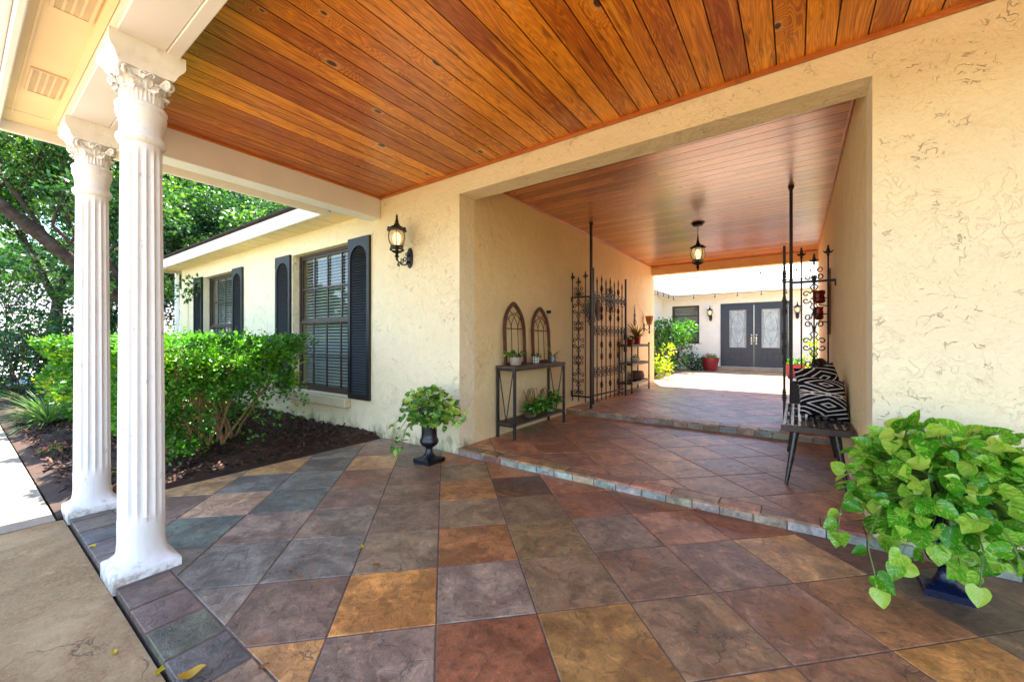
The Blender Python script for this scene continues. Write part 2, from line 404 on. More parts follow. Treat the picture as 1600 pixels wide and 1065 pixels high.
def m_concrete(name, base, stain, sm=.5, rough=.85):
    t = NT(name); p = t.pos(); a = t.noise(p, 1.5, 7, .65, .8); b = t.noise(p, 9, 7, .7, .4); f = t.noise(p, 85, 4, .7)
    c = t.mix(t.smooth(a, .35, .65, 0, sm), base, stain)
    c = t.mix(t.smooth(b, .50, .62, 0, .6), c, tuple(x*.62 for x in base)); c = t.mix(t.smooth(b, .44, .32, 0, .5), c, tuple(min(1, x*1.25) for x in base))
    c = t.mix(t.smooth(f, .35, .7, 0, .35), c, tuple(min(1, x*1.35) for x in base))
    pits = t.smooth(t.vor(p, 45), .0, .16, .5, 0); pits = t.math('MULTIPLY', pits, t.smooth(t.noise(p, 9, 2), .5, .6))
    c = t.mix(pits, c, tuple(x*.4 for x in base))
    dd = t.vmath('ADD', p, t.vmath('SCALE', t.noise(p, 2.5, 5, out='C'), scale=.5))
    ck = t.math('MULTIPLY', t.smooth(t.vor(dd, .9, 'DISTANCE_TO_EDGE'), 0, .007, 1, 0), t.smooth(t.noise(p, 1.1, 2), .60, .66))
    c = t.mix(t.math('MULTIPLY', ck, .6), c, tuple(x*.22 for x in base))
    h = t.math('ADD', t.math('MULTIPLY', b, .5), t.math('MULTIPLY', f, .6)); h = t.math('SUBTRACT', h, pits); h = t.math('SUBTRACT', h, ck)
    return t.out(c, rough, 0, t.bump(h, .5, .006), .3)

def m_emit(name, col, st):
    t = NT(name); t.out((.9, .8, .6), .4); t.b.inputs['Emission Color'].default_value = (*col, 1); t.b.inputs['Emission Strength'].default_value = st; return t.m
def m_glass(name, col=(1, 1, 1), rough=.02, alpha=.25, metal=0):
    # thin pane: mostly see-through, reflects at grazing angles
    t = NT(name); tr = t.N('BsdfTransparent'); tr.inputs[0].default_value = (*col, 1); gl = t.N('BsdfGlossy'); gl.inputs['Roughness'].default_value = rough
    ge = t.N('NewGeometry'); dp = t.N('VectorMath', operation='DOT_PRODUCT'); t.link(ge.outputs['Normal'], dp.inputs[0]); t.link(ge.outputs['Incoming'], dp.inputs[1])
    cc = t.math('SUBTRACT', 1.0, t.math('ABSOLUTE', dp.outputs['Value']), clamp=True); fz = t.math('POWER', cc, 5.0)
    nb = t.bump(t.noise(t.pos(), 2.2, 2), .12, .02); t.link(nb, gl.inputs['Normal'])
    f = t.math('MULTIPLY_ADD', fz, .9, alpha, clamp=True)
    ms = t.N('MixShader'); t.link(f, ms.inputs[0]); t.link(tr.outputs[0], ms.inputs[1]); t.link(gl.outputs[0], ms.inputs[2]); t.link(ms.outputs[0], t.n['Material Output'].inputs[0])
    return t.m

CREAM = (.87, .76, .515)
M = dict(
    stucco=m_stucco('cream_stucco', CREAM), stucco_low=m_stucco('stained_cream_stucco', CREAM, 1.1, .8),
    stucco_in=m_stucco('passage_stucco', (.83, .66, .36), .9), stucco_court=m_stucco('courtyard_stucco', (.86, .82, .72), .3),
    sill=m_stucco('mossy_sill_stucco', (.62, .53, .33), 1.5, .9),
    wood=m_wood('porch_ceiling_wood', (.34, .068, .003), (.92, .34, .014), .36, .30, 1.5, .30),
    wood_in=m_wood('varnished_ceiling_wood', (.30, .075, .018), (.68, .25, .075), .32, 1.0, .55, .25, .6),
    trim=m_wood('orange_trim_wood', (.42, .11, .016), (.62, .20, .035), .4, .3, 0, 0),
    slate=m_slate('slate_tile', .65, .38), slate_in=m_slate('passage_slate_tile', .8, .33, 1.12), slate_pale=m_slate('courtyard_slate_tile', .5, .5, .8),
    grout=m_plain('grout', (.15, .10, .075), .9, 0, .3, 20, .3),
    white=m_plain('white_paint', (.80, .80, .82), .45, 0, .03, 4, .12, 25), white_cap=None,
    beige=m_plain('beige_soffit_paint', (.82, .66, .40), .7, 0, .04, 3, .1, 60),
    ventm=m_plain('vent_paint', (.74, .60, .38), .6, 0, .05, 5, .05), dark=m_plain('shade_black', (.02, .016, .012), .9),  # near-black stands in for unlit space behind vents and windows
    shutter=m_plain('charcoal_shutter_paint', (.0095, .0095, .010), .5, 0, .2, 10, .1),
    winframe=m_plain('dark_bronze_frame', (.055, .034, .026), .45, 0, .2, 12, .1),
    blind=m_plain('pale_blind', (.42, .43, .37), .6, 0, .05, 5, .05), pane=m_glass('window_glass', (.90, .94, .92), .03, .07),
    iron=m_plain('rusty_wrought_iron', (.014, .008, .006), .5, .3, .4, 30, .4, 120), black_iron=m_plain('black_cast_metal', (.012, .011, .010), .38, .4, .3, 30, .3, 90),
    black=m_plain('black_lacquered_wood', (.018, .018, .021), .26, 0, .2, 20, .1), espresso=m_plain('espresso_wood', (.035, .022, .018), .4, 0, .3, 20, .15),
    grey_metal=m_plain('grey_table_metal', (.028, .027, .028), .5, .2, .25, 15, .15), tabletop=m_plain('weathered_table_wood', (.065, .040, .032), .55, 0, .35, 14, .3),
    rustwood=m_plain('rust_brown_frame', (.075, .026, .013), .6, 0, .35, 18, .4), shingle=None,
    concrete=m_concrete('stained_driveway_concrete', (.45, .30, .15), (.20, .10, .038), .95), path=m_concrete('pale_path_concrete', (.36, .29, .22), (.24, .17, .11), .8),
    soil=m_concrete('dark_mulch_soil', (.045, .030, .022), (.075, .03, .018), .7, .95),
    grass=m_concrete('lawn_ground', (.06, .085, .03), (.10, .09, .045), .6, .95), road=m_concrete('pale_road', (.55, .54, .52), (.5, .48, .46), .4),
    urn=m_plain('black_urn_glaze', (.006, .007, .011), .30, 0, .3, 18, .25, 60), urn_blue=m_plain('navy_urn_glaze', (.005, .009, .035), .26, 0, .3, 18, .25, 60),
    red=m_plain('red_glaze', (.20, .014, .022), .3, 0, .15, 10, .1), redplastic=m_plain('bright_red_pot', (.38, .015, .012), .35), redglass=m_plain('red_glass', (.32, .010, .006), .12),
    door=m_plain('slate_blue_door_paint', (.028, .037, .055), .4, 0, .1, 8, .06), chrome=m_plain('brushed_nickel', (.6, .58, .54), .25, 1.0, .1),
    bark=m_plain('tree_bark', (.055, .038, .028), .9, 0, .45, 6, .9, 14, .2, .03), twig=m_plain('hedge_twig_bark', (.30, .17, .075), .85, 0, .3, 20, .4, 60),
    amber=m_plain('amber_cup', (.34, .15, .03), .2), pewter=m_plain('aged_pewter', (.22, .21, .2), .45, .6, .3, 25, .3), plank=m_plain('brown_plank', (.20, .10, .05), .7, 0, .35, 14, .4),
    ceramic=m_plain('cream_ceramic', (.62, .54, .40), .4), basket=m_plain('brown_woven_basket', (.13, .07, .04), .7, 0, .4, 40, .6, 80),
    lampglass=None, bulb=m_emit('warm_bulb', (1.0, .78, .52), .45),
)
t = NT('weathered_column_paint'); p = t.pos(); z = t.N('SeparateXYZ'); t.link(p, z.inputs[0])
n1 = t.noise(p, 14, 6, .7); n2 = t.noise(t.vmath('MULTIPLY', p, (22, 22, 3)), 1.0, 5, .6); n3 = t.noise(p, 60, 4, .7)
c = t.mix(t.smooth(n2, .4, .75, 0, .5), (.81, .79, .765), (.66, .62, .57))
low = t.smooth(z.outputs[2], -.03, .12, .20, 0); c = t.mix(t.smooth(t.math('ADD', n1, low), .58, .78, 0, .75), c, (.30, .24, .17))
chip = t.math('MULTIPLY', t.smooth(t.vor(p, 30), .0, .09, 1, 0), t.smooth(n1, .56, .62)); c = t.mix(t.math('MULTIPLY', chip, .8), c, (.20, .18, .16))
M['white_cap'] = t.out(c, .5, 0, t.bump(t.math('ADD', n1, t.math('MULTIPLY', n3, .6)), .4, .004), .45)
t = NT('dark_roof_shingle'); p = t.pos(); n = t.noise(p, 30, 5, .7); M['shingle'] = t.out(t.ramp(n, [(.3, (.02, .016, .015)), (.7, (.09, .065, .05))]), .9, 0, t.bump(n, .8, .02), .2)
t = NT('pale_roof_shingle'); p = t.pos(); n = t.noise(p, 18, 5, .7); M['roof_pale'] = t.out(t.ramp(n, [(.3, (.66, .64, .60)), (.7, (.78, .76, .73))]), .85, 0, t.bump(n, .5, .01), .2)
t = NT('amber_lantern_glass'); t.out((.75, .60, .36), .25, 0, None, .6, Transmission_Weight=.75); t.b.inputs['Emission Color'].default_value = (1, .66, .30, 1); t.b.inputs['Emission Strength'].default_value = .02; M['lampglass'] = t.m
def leafmats():
    M['lf_tree'] = m_leaf('tree_leaf', [(.007, .035, .008), (.020, .085, .016), (.06, .16, .022), (.16, .28, .03)], .38, .40)
    M['lf_oak'] = m_leaf('oak_leaf', [(.005, .028, .012), (.012, .060, .024), (.03, .11, .035), (.10, .20, .035)], .32, .38)
    M['lf_hedge'] = m_leaf('hedge_leaf', [(.022, .085, .012), (.045, .16, .016), (.085, .26, .022), (.18, .40, .03)], .38, .36)
    M['lf_yel'] = m_leaf('yellow_leaf', [(.14, .30, .02), (.26, .40, .02), (.42, .50, .03), (.55, .55, .05)], .4, .4)
    M['lf_lime'] = m_leaf('lime_leaf', [(.05, .19, .012), (.10, .30, .016), (.18, .42, .02), (.32, .52, .03)], .4, .38)
    M['lf_pothos'] = m_leaf('variegated_pothos_leaf', [(.04, .21, .010), (.08, .34, .014), (.17, .48, .02), (.38, .62, .04)], .28, .22, 'variegated')
    M['lf_pothos_dark'] = m_leaf('green_pothos_leaf', [(.02, .11, .012), (.04, .19, .016), (.09, .28, .02), (.30, .42, .03)], .28, .28, 'variegated')
    M['lf_blade'] = m_leaf('grassy_blade', [(.05, .13, .03), (.09, .22, .05), (.16, .30, .09), (.34, .42, .2)], .35, .35)
    M['lf_brom'] = m_leaf('bromeliad_blade', [(.25, .10, .02), (.16, .15, .03), (.32, .14, .03), (.10, .12, .03)], .25, .35)
    M['lf_dry'] = m_leaf('dry_leaf', [(.60, .42, .01), (.55, .30, .02), (.25, .09, .03), (.50, .26, .05)], .2, .6)
    M['lf_pink'] = m_leaf('pink_petal', [(.45, .03, .08), (.6, .08, .14), (.55, .2, .25)], .3, .5)
    M['stem'] = m_plain('green_stem', (.10, .16, .03), .5)
    M['stem_brown'] = m_plain('brown_vine_stem', (.16, .09, .04), .6)
leafmats()

# ---------------------------------------------------------------- key dimensions (metres; X along the house front, Y into the passage)
WY = 2.97; WT = .23; XL = -2.76; XR = .347; ZH = 2.62; ZC = 2.865; PZ = 2.835; FARY = 9.74; Z1 = .07; Z2 = .15
S1Y = 2.945; S2Y = 5.25; FE = .44; BEDX = -3.96; CY = 15.0; CX = -3.95

# ---------------------------------------------------------------- ground, driveway, floor
def sheet(name, mat, x0, y0, x1, y1, z, label=None, sub=1):
    b = MB(); b.box(x0, y0, z-.2, x1, y1, z); return struct(b.build(name, mat), label)
sheet('ground', M['grass'], -300, -300, 300, 300, -.09)
sheet('driveway', M['concrete'], BEDX+.03, -9, 7, FE-.008, -.03)
sheet('path', M['path'], -16, -9, BEDX+.015, .40, -.028)
sheet('road', M['road'], -60, -40, -17.5, 60, -.05)

def clip(poly, a, b, c):
    """keep a*x+b*y<=c"""
    out = []
    for i in range(len(poly)):
        p, q = poly[i], poly[(i+1) % len(poly)]
        dp = a*p[0]+b*p[1]-c; dq = a*q[0]+b*q[1]-c
        if dp <= 0: out.append(p)
        if dp*dq < 0:
            t_ = dp/(dp-dq); out.append((p[0]+(q[0]-p[0])*t_, p[1]+(q[1]-p[1])*t_))
    return out
def tile_poly(b, poly, z, col, rnd, g=.0032, th=.012):
    # inset convex polygon by g, small chamfer
    A = sum(poly[i][0]*poly[(i+1) % len(poly)][1]-poly[(i+1) % len(poly)][0]*poly[i][1] for i in range(len(poly)))/2
    if A < 0: poly = poly[::-1]; A = -A
    if A < .0006: return
    def inset(g):
        out = list(poly)
        for i in range(len(poly)):
            p, q = poly[i], poly[(i+1) % len(poly)]; dx, dy = q[0]-p[0], q[1]-p[1]; L = math.hypot(dx, dy)
            if L < 1e-5: continue
            nx, ny = dy/L, -dx/L
            out = clip(out, nx, ny, nx*p[0]+ny*p[1]-g)
            if len(out) < 3: return None
        return out
    lo = inset(g); hi = inset(g+.003)
    if not lo or not hi or len(lo) != len(hi): return
    dz = rng.uniform(-.0008, .0008)
    n = len(b.v); k = len(hi)
    b.v += [(x, y, z+dz) for x, y in hi]+[(x, y, z-.0025+dz) for x, y in lo]+[(x, y, z-th) for x, y in lo]
    b.face(range(n, n+k), None, rnd, col)
    for i in range(k):
        j = (i+1) % k
        b.face((n+k+i, n+k+j, n+j, n+i), None, rnd, col); b.face((n+2*k+i, n+2*k+j, n+k+j, n+k+i), None, rnd, col)
PAL_R = [(.20,.105,.075),(.165,.10,.08),(.25,.12,.075),(.15,.10,.075),(.22,.15,.10),(.13,.075,.065),(.18,.12,.09),(.27,.14,.08),(.17,.125,.115)]
PAL_B = [(.12,.125,.14),(.10,.115,.135),(.16,.14,.14),(.085,.105,.12),(.18,.15,.14),(.13,.12,.13),(.15,.115,.11)]
TC = {(0,0):(.19,.165,.165),(-1,0):(.165,.068,.042),(0,-1):(.36,.185,.062),(1,0):(.21,.10,.048),(2,0):(.155,.125,.095),(3,0):(.24,.13,.06),(4,0):(.15,.12,.08),
      (0,1):(.155,.115,.085),(-1,1):(.22,.135,.055),(1,1):(.16,.12,.07),(2,1):(.12,.095,.07),(3,1):(.065,.035,.028),(-2,1):(.2,.11,.06),(-1,2):(.17,.12,.085),(0,2):(.15,.10,.08),(1,2):(.14,.115,.105),
      (2,2):(.16,.075,.055),(3,2):(.22,.10,.06),(0,3):(.165,.12,.11),(1,3):(.24,.13,.09),(2,3):(.17,.09,.06),(-1,3):(.20,.125,.10),(-2,2):(.24,.14,.07),(-2,3):(.19,.11,.08),(0,4):(.34,.225,.13),(-1,4):(.22,.12,.07),(1,4):(.16,.07,.05),
      (-2,4):(.33,.19,.075),(-1,5):(.10,.075,.06),(0,5):(.11,.055,.045),(-2,5):(.16,.12,.09),(-3,5):(.15,.13,.12),(-1,-1):(.185,.15,.145),(-1,-2):(.30,.17,.08),(0,-2):(.14,.105,.10),(1,-1):(.155,.13,.11),(1,-2):(.13,.135,.15),
      (2,-1):(.12,.095,.085),(2,-2):(.14,.13,.13),(0,-3):(.14,.13,.135),(1,-3):(.125,.13,.145),(2,-3):(.165,.14,.145),(3,-1):(.13,.09,.075),(3,-2):(.145,.11,.105),(3,-3):(.085,.11,.125),(4,-3):(.10,.12,.14),(2,-4):(.075,.105,.12),
      (3,-4):(.27,.21,.185),(4,-4):(.11,.125,.155),(4,-2):(.15,.085,.065),(5,-2):(.27,.18,.11),(4,-1):(.115,.08,.07),(5,-1):(.11,.085,.075),(5,-3):(.10,.11,.13),(5,-4):(.28,.20,.12),(3,-5):(.15,.12,.125),(4,-5):(.26,.2,.14),(1,-4):(.13,.125,.13),(5,0):(.26,.12,.06),(4,1):(.22,.11,.06)}
def tiled(b, region, z, org, pitch, pal, named=None, gap=.0032, shrinkpal=None):
    """45 degree lattice clipped to region = list of half planes (a,b,c)"""
    u = np.array((-.70711, .70711))*pitch; v = np.array((.70711, .70711))*pitch; org = np.array(org)
    for i in range(-46, 46):
        for j in range(-46, 46):
            p = org+u*i+v*j
            if p[0] < -8 or p[0] > 8 or p[1] < -2 or p[1] > 17: continue
            poly = [tuple(p), tuple(p+v), tuple(p+u+v), tuple(p+u)]
            for h in region:
                poly = clip(poly, *h)
                if len(poly) < 3: break
            if len(poly) < 3: continue
            q = rng.random()
            if named and (i, j) in named: c = named[(i, j)]
            else:
                bl = 1 if (named and p[0] < -2.6 and rng.random() < .75) else 0
                c = rng.choice(PAL_B if bl else pal); k = rng.uniform(.85, 1.15); c = tuple(x*k for x in c)
            tile_poly(b, poly, z, c, q, gap)
HB = lambda x0, y0, x1, y1: [(-1, 0, -x0), (1, 0, x1), (0, -1, -y0), (0, 1, y1)]
fl = empty('porch_floor', (-1, 1.8, 0)); struct(fl, 'multicoloured diagonal slate tile floor of the porch')
b = MB(); tiled(b, HB(BEDX, FE+.20, 6.5, WY+.02), 0, (-1.186, 1.139), .4178, PAL_R, TC)
b.build('slate_tiles', M['slate'], fl, o=fl.location)
b = MB(); x = BEDX
while x < 6.5:
    w = .235+rng.uniform(-.006, .006); x1 = min(x+w, 6.5)
    c = rng.choice([(.072,.072,.09),(.085,.078,.095),(.062,.065,.082),(.08,.072,.08),(.10,.085,.095)]); 
    if -1.72 < x < -1.5: c = (.2, .15, .13)
    tile_poly(b, [(x, FE), (x1, FE), (x1, FE+.20), (x, FE+.20)], 0, tuple(q*rng.uniform(.85, 1.15) for q in c), rng.random()*.3, .005, .03); x = x1
b.build('border_tiles', M['slate'], fl, o=fl.location)
b = MB(); b.box(BEDX, FE+.006, -.25, 6.5, S1Y+.3, -.0035); b.build('grout_bed', M['grout'], fl, o=fl.location)

def step_part(name, label, x0, x1, yf, yb, zlo, z, org, pal, pale=False, xr_riser=None, risercols=None, border=.135):
    e = empty(name, ((x0+x1)/2, yf, zlo)); struct(e, label)
    b = MB(); tiled(b, HB(x0, yf+border, x1, yb), z, org, .4178, pal)
    b.build('slate_tiles', M['slate_pale' if pale else 'slate_in'], e, o=e.location)
    if border:
        b = MB(); x = x0
        while x < x1-.01:
            w = rng.choice([.2, .24, .3]); xx = min(x+w, x1); 
            tile_poly(b, [(x, yf), (xx, yf), (xx, yf+border), (x, yf+border)], z, tuple(q*rng.uniform(.85, 1.2) for q in rng.choice(pal)), rng.random(), .0035, .02); x = xx
        b.build('border_tiles', M['slate'], e, o=e.location)
        b = MB(); x = x0; xe = xr_riser or x1; k = 0
        while x < xe-.01:
            w = rng.uniform(.165, .2); xx = min(x+w, xe); c = rng.choice(risercols); b.cc = tuple(q*rng.uniform(.85, 1.15) for q in c); b.cr = rng.random()*.4
            b.box(x+.003, yf+.004, zlo-.01, xx-.003, yf+.03, z-.013 if x < x1 else z-.02, bev=.002); x = xx
        b.build('riser_tiles', M['slate'], e, o=e.location)
    b = MB(); b.box(x0, yf+.012, -.2, x1, yb, z-.0035)
    b.build('grout_bed', M['grout'], e, o=e.location)
    return e
RC1 = [(.16,.20,.25),(.20,.25,.31),(.23,.25,.28),(.17,.17,.18),(.14,.09,.075),(.19,.24,.30)]
RC2 = [(.14,.12,.12),(.15,.15,.16),(.13,.14,.18),(.17,.16,.16),(.13,.10,.09)]
step_part('lower_step', 'low red brown slate step across the passage mouth, pale riser tiles', XL, XR, S1Y, S2Y+.02, 0, Z1, (-1.186+.1, 1.139+.05), [(.21,.115,.085),(.19,.12,.09),(.23,.13,.09),(.17,.105,.09),(.24,.15,.10),(.18,.13,.12)], False, 1.6, RC1)
step_part('upper_step', 'second slate step and passage floor leading to the courtyard', XL, XR, S2Y, FARY+.1, Z1, Z2, (-1.0, 5.6), [(.22,.13,.10),(.19,.125,.10),(.24,.14,.105),(.18,.12,.11),(.25,.17,.13),(.20,.16,.155)], False, None, RC2)
step_part('courtyard_floor', 'sunlit diagonal slate paving of the courtyard', CX, 5.0, FARY+.1, CY, Z2, Z2, (-1.0, 5.6), [(.26,.20,.17),(.23,.20,.19),(.28,.21,.17),(.22,.19,.19),(.3,.25,.21)], True, None, None, 0)

# mulch bed with relief
b = MB(); nx, ny = 130, 60; rows = []
for j in range(ny+1):
    y = .41+(WY-.41)*j/ny; r = []
    for i in range(nx+1):
        x = BEDX-.01-(8.0*(i/nx)**1.5)
        e = min(1, (BEDX-x)/.25+.0, (y-.41)/.2+.1)
        r.append((x, y, -.03+.055*e+(rng.uniform(-.012, .016) if 0 < i else 0)*max(e, .3)+.02*math.sin(x*3+y*5)*e))
    rows.append(r)
b.grid(rows); struct(b.build('mulch_bed', M['soil'], smooth=True))
sheet('far_bed', M['soil'], -16, .41, -11.98, 14, -.02)
def chips(name, n, x0, x1, y0, y1, z0, mat, s0, s1, lab):
    pos = np.stack([nr.uniform(x0, x1, n), nr.uniform(y0, y1, n), nr.uniform(z0, z0+.03, n)], 1)
    d = nr.normal(size=(n, 3)); d[:, 2] *= .35; nn = nr.normal(size=(n, 3))*.5; nn[:, 2] += 1
    T = np.array([(-.18, 0, 0), (.18, 0, .02), (.15, 1, .03), (-.14, .92, 0)])
    o = leaves_mesh(name, mat, T, [(0, 1, 2, 3)], [(0, 0), (1, 0), (1, 1), (0, 1)], pos, rots(unit(d), nn), nr.uniform(s0, s1, n), nr.random_sample(n), smooth=False)
    o['kind'] = 'stuff'; o['label'] = lab; o['category'] = 'mulch'
    return o
M['chip'] = m_leaf('bark_chip', [(.018, .011, .008), (.036, .018, .012), (.065, .028, .015), (.13, .055, .028)], .02, .85)
chips('bark_mulch', 16000, -9.5, BEDX-.05, .5, WY-.03, .02, M['chip'], .02, .06, 'dark reddish bark mulch covering the flower bed')

# ---------------------------------------------------------------- the house
def wall_holes(b, axis, c0, c1, s0, s1, z0, z1, holes):
    """wall slab: axis 'y' -> runs along x from s0..s1, thickness c0..c1 in y. holes: (s0,s1,z0,z1)"""
    ss = sorted({s0, s1, *[h[0] for h in holes], *[h[1] for h in holes]}); zs = sorted({z0, z1, *[h[2] for h in holes], *[h[3] for h in holes]})
    ss = [q for q in ss if s0 <= q <= s1]; zs = [q for q in zs if z0 <= q <= z1]
    P = (lambda s, c, z: (s, c, z)) if axis == 'y' else (lambda s, c, z: (c, s, z))
    solid = lambda i, k: 0 <= i < len(ss)-1 and 0 <= k < len(zs)-1 and not any(h[0] <= (ss[i]+ss[i+1])/2 <= h[1] and h[2] <= (zs[k]+zs[k+1])/2 <= h[3] for h in holes)
    for i in range(len(ss)-1):
        for k in range(len(zs)-1):
            if not solid(i, k): continue
            a, c, lo, hi = ss[i], ss[i+1], zs[k], zs[k+1]
            b.poly([P(a, c0, lo), P(c, c0, lo), P(c, c0, hi), P(a, c0, hi)]); b.poly([P(c, c1, lo), P(a, c1, lo), P(a, c1, hi), P(c, c1, hi)])
            if not solid(i-1, k): b.poly([P(a, c1, lo), P(a, c0, lo), P(a, c0, hi), P(a, c1, hi)])
            if not solid(i+1, k): b.poly([P(c, c0, lo), P(c, c1, lo), P(c, c1, hi), P(c, c0, hi)])
            if not solid(i, k-1): b.poly([P(a, c1, lo), P(c, c1, lo), P(c, c0, lo), P(a, c0, lo)])
            if not solid(i, k+1): b.poly([P(a, c0, hi), P(c, c0, hi), P(c, c1, hi), P(a, c1, hi)])
HO = (XL, WY, 0)
house = empty('house', HO); tag(house, 'cream stucco house with wood lined porch, passage and dark shuttered windows', 'house')
WIN = [(-6.14, -4.66), (-9.77, -8.28)]; WZ0, WZ1 = .42, 2.41
b = MB(); wall_holes(b, 'y', WY, WY+WT, -11.08, 7.0, -.15, 2.95, [(w[0], w[1], WZ0, WZ1) for w in WIN]+[(XL, XR, -.2, ZH)])
b.build('front_wall', M['stucco_low'], house, o=HO)
b = MB(); b.box(XL-.2, WY+WT, -.1, XL, FARY, 2.95); b.box(XR, WY+WT, -.1, XR+.2, FARY, 2.95); b.box(XL, FARY-.2, 2.665, XR, FARY, 2.95)
b.build('passage_wall', M['stucco_in'], house, o=HO)
b = MB(); b.box(-11.08, WY+WT, -.1, -10.88, FARY, 2.7); b.box(-10.88, FARY-.2, -.1, XL-.2, FARY, 2.7); b.box(XR+.2, FARY-.2, -.1, 7, FARY, 2.7)
b.build('side_wall', M['stucco'], house, o=HO)
b = MB(); b.box(-11.105, WY-.03, -.05, -10.60, WY-.002, 2.27); b.build('wall_panel', M['stucco'], house, o=HO)
b = MB(); b.box(-11.18, WY-.10, -.05, -11.11, WY-.03, 2.62, bev=.01); b.build('downspout', M['white'], house, o=HO)

def boards(b, x0, x1, y0, y1, z, width, along):
    """tongue and groove ceiling boards seen from below"""
    lo, hi = (x0, x1) if along == 'y' else (y0, y1); s = lo
    L0, L1 = (y0, y1) if along == 'y' else (x0, x1)
    while s < hi-.004:
        e = min(s+width, hi)
        cuts = [L0]+([L0+rng.uniform(.25, .75)*(L1-L0)] if rng.random() < (.0 if along == 'y' else .35) else [])+[L1]
        for c0, c1 in zip(cuts[:-1], cuts[1:]):
            q = rng.random(); g = .0036
            P = (lambda s_, l_, zz: (s_, l_, zz)) if along == 'y' else (lambda s_, l_, zz: (l_, s_, zz))
            UVf = lambda s_, l_: (l_, s_-s+.05)
            a0, a1 = c0+(.001 if c0 != L0 else 0), c1
            for (sa, za, sb, zb) in ((s+g, z, e-g, z), (s, z+.011, s+g, z), (e-g, z, e, z+.011)):
                pts = [P(sa, a0, za), P(sa, a1, za), P(sb, a1, zb), P(sb, a0, zb)]
                b.poly(pts, [UVf(sa, a0), UVf(sa, a1), UVf(sb, a1), UVf(sb, a0)], rnd=q, col=(1, 1, 1) if za == zb else (.22, .17, .14))
        s = e
BY0, BY1 = .445, .68; SBX0, SBX1 = -4.22, -4.03
b = MB(); boards(b, SBX1, 7.0, BY1, WY, PZ, .1405, 'y'); b.build('porch_ceiling', M['wood'], house, o=HO)
b = MB(); boards(b, XL, XR, WY+WT, FARY-.2, ZC, .1405, 'x'); b.build('passage_ceiling', M['wood_in'], house, o=HO)
def strip(b, x0, y0, z0, x1, y1, z1, bev=.006):
    n0 = len(b.f); b.box(x0, y0, z0, x1, y1, z1, bev=bev); L = x1-x0 > y1-y0; q = rng.random()
    for i in range(n0, len(b.f)):
        b.uv[i] = [((b.v[k][0] if L else b.v[k][1]), (b.v[k][1] if L else b.v[k][0])+b.v[k][2]) for k in b.f[i]]; b.rnd[i] = q
b = MB(); strip(b, SBX1, WY-.028, PZ-.026, 7.0, WY-.001, PZ+.01)
strip(b, SBX1+.001, BY1, PZ-.018, SBX1+.022, WY-.03, PZ+.01)
b.build('ceiling_trim', M['trim'], house, o=HO)
b = MB(); strip(b, XL+.001, WY+WT+.001, ZC-.022, XL+.022, FARY-.201, ZC+.01); strip(b, XR-.022, WY+WT+.001, ZC-.022, XR-.001, FARY-.201, ZC+.01); strip(b, XL+.024, FARY-.222, ZC-.022, XR-.024, FARY-.201, ZC+.01)
b.build('passage_trim', M['trim'], house, o=HO)
# beams, soffits, fascia
b = MB(); b.box(SBX0, BY0, 2.585, 7.0, BY1-.055, 2.9, bev=.004); b.box(SBX0, BY1-.053, 2.580, 7.0, BY1, 2.9, bev=.003)
b.build('front_beam', M['white'], house, o=HO)
b = MB(); b.box(SBX0, BY1, 2.588, SBX1, WY-.001, 2.9, bev=.005); b.build('side_beam', M['white'], house, o=HO)
b = MB(); b.box(-4.50, .20, 2.690, 7.0, BY0-.001, 2.72); b.box(-4.50, BY0-.001, 2.690, SBX0-.001, 2.62, 2.72)
b.box(-4.30, .235, 2.682, 7, .245, 2.690); b.box(-4.30, .41, 2.676, 7, BY0-.003, 2.690); b.box(SBX0-.02, .45, 2.676, SBX0-.002, 2.6, 2.690)
for xx in (-4.27, -2.05, .3, 2.7): b.box(xx, .205, 2.6865, xx+.012, .44, 2.690)
b.build('porch_soffit', M['beige'], house, o=HO)
b = MB(); b.box(-4.52, .165, 2.615, 7, .198, 2.86, bev=.006); b.box(-4.52, .10, 2.655, 7, .163, 2.80, bev=.018)
b.box(-4.535, .20, 2.615, -4.502, 2.58, 2.86, bev=.005); b.box(-4.63, .10, 2.66, -4.537, 2.57, 2.80, bev=.02)
b.build('gutter', M['white'], house, o=HO)
b = MB(); b.box(-11.6, 2.60, 2.668, -4.53, 2.635, 2.85, bev=.004); b.box(-11.6, 2.635, 2.668, -11.57, 10.1, 2.85, bev=.004); b.build('fascia', M['white'], house, o=HO)
b = MB(); x = -11.56
b.box(-11.57, 2.636, 2.690, -4.505, WY-.001, 2.715); b.box(-11.57, WY, 2.69, -11.081, 10, 2.715)
while x < -4.7: b.box(x, 2.64, 2.684, x+.006, WY-.003, 2.690); x += .30
b.build('wing_soffit', M['beige'], house, o=HO)
for vx in (-3.68, -2.62, -1.2):
    b = MB(); b.box(vx-.175, .262, 2.680, vx+.175, .275, 2.689); b.box(vx-.175, .387, 2.680, vx+.175, .40, 2.689); b.box(vx-.175, .275, 2.68, vx-.163, .387, 2.689); b.box(vx+.163, .275, 2.68, vx+.175, .387, 2.689)
    for k in range(3): b.box(vx-.163, .299+k*.028, 2.6835, vx+.163, .308+k*.028, 2.687)
    for k in range(25): b.cbox((vx-.155+k*.0129, .331, 2.6855), (.0078, .112, .003))
    v = b.build('soffit_vent', M['ventm'], house, o=HO)
    b = MB(); b.box(vx-.163, .275, 2.6882, vx+.163, .387, 2.6895); b.build('vent_backing', M['dark'], v, o=(0, 0, 0)).location = (-HO[0], -HO[1], -HO[2])
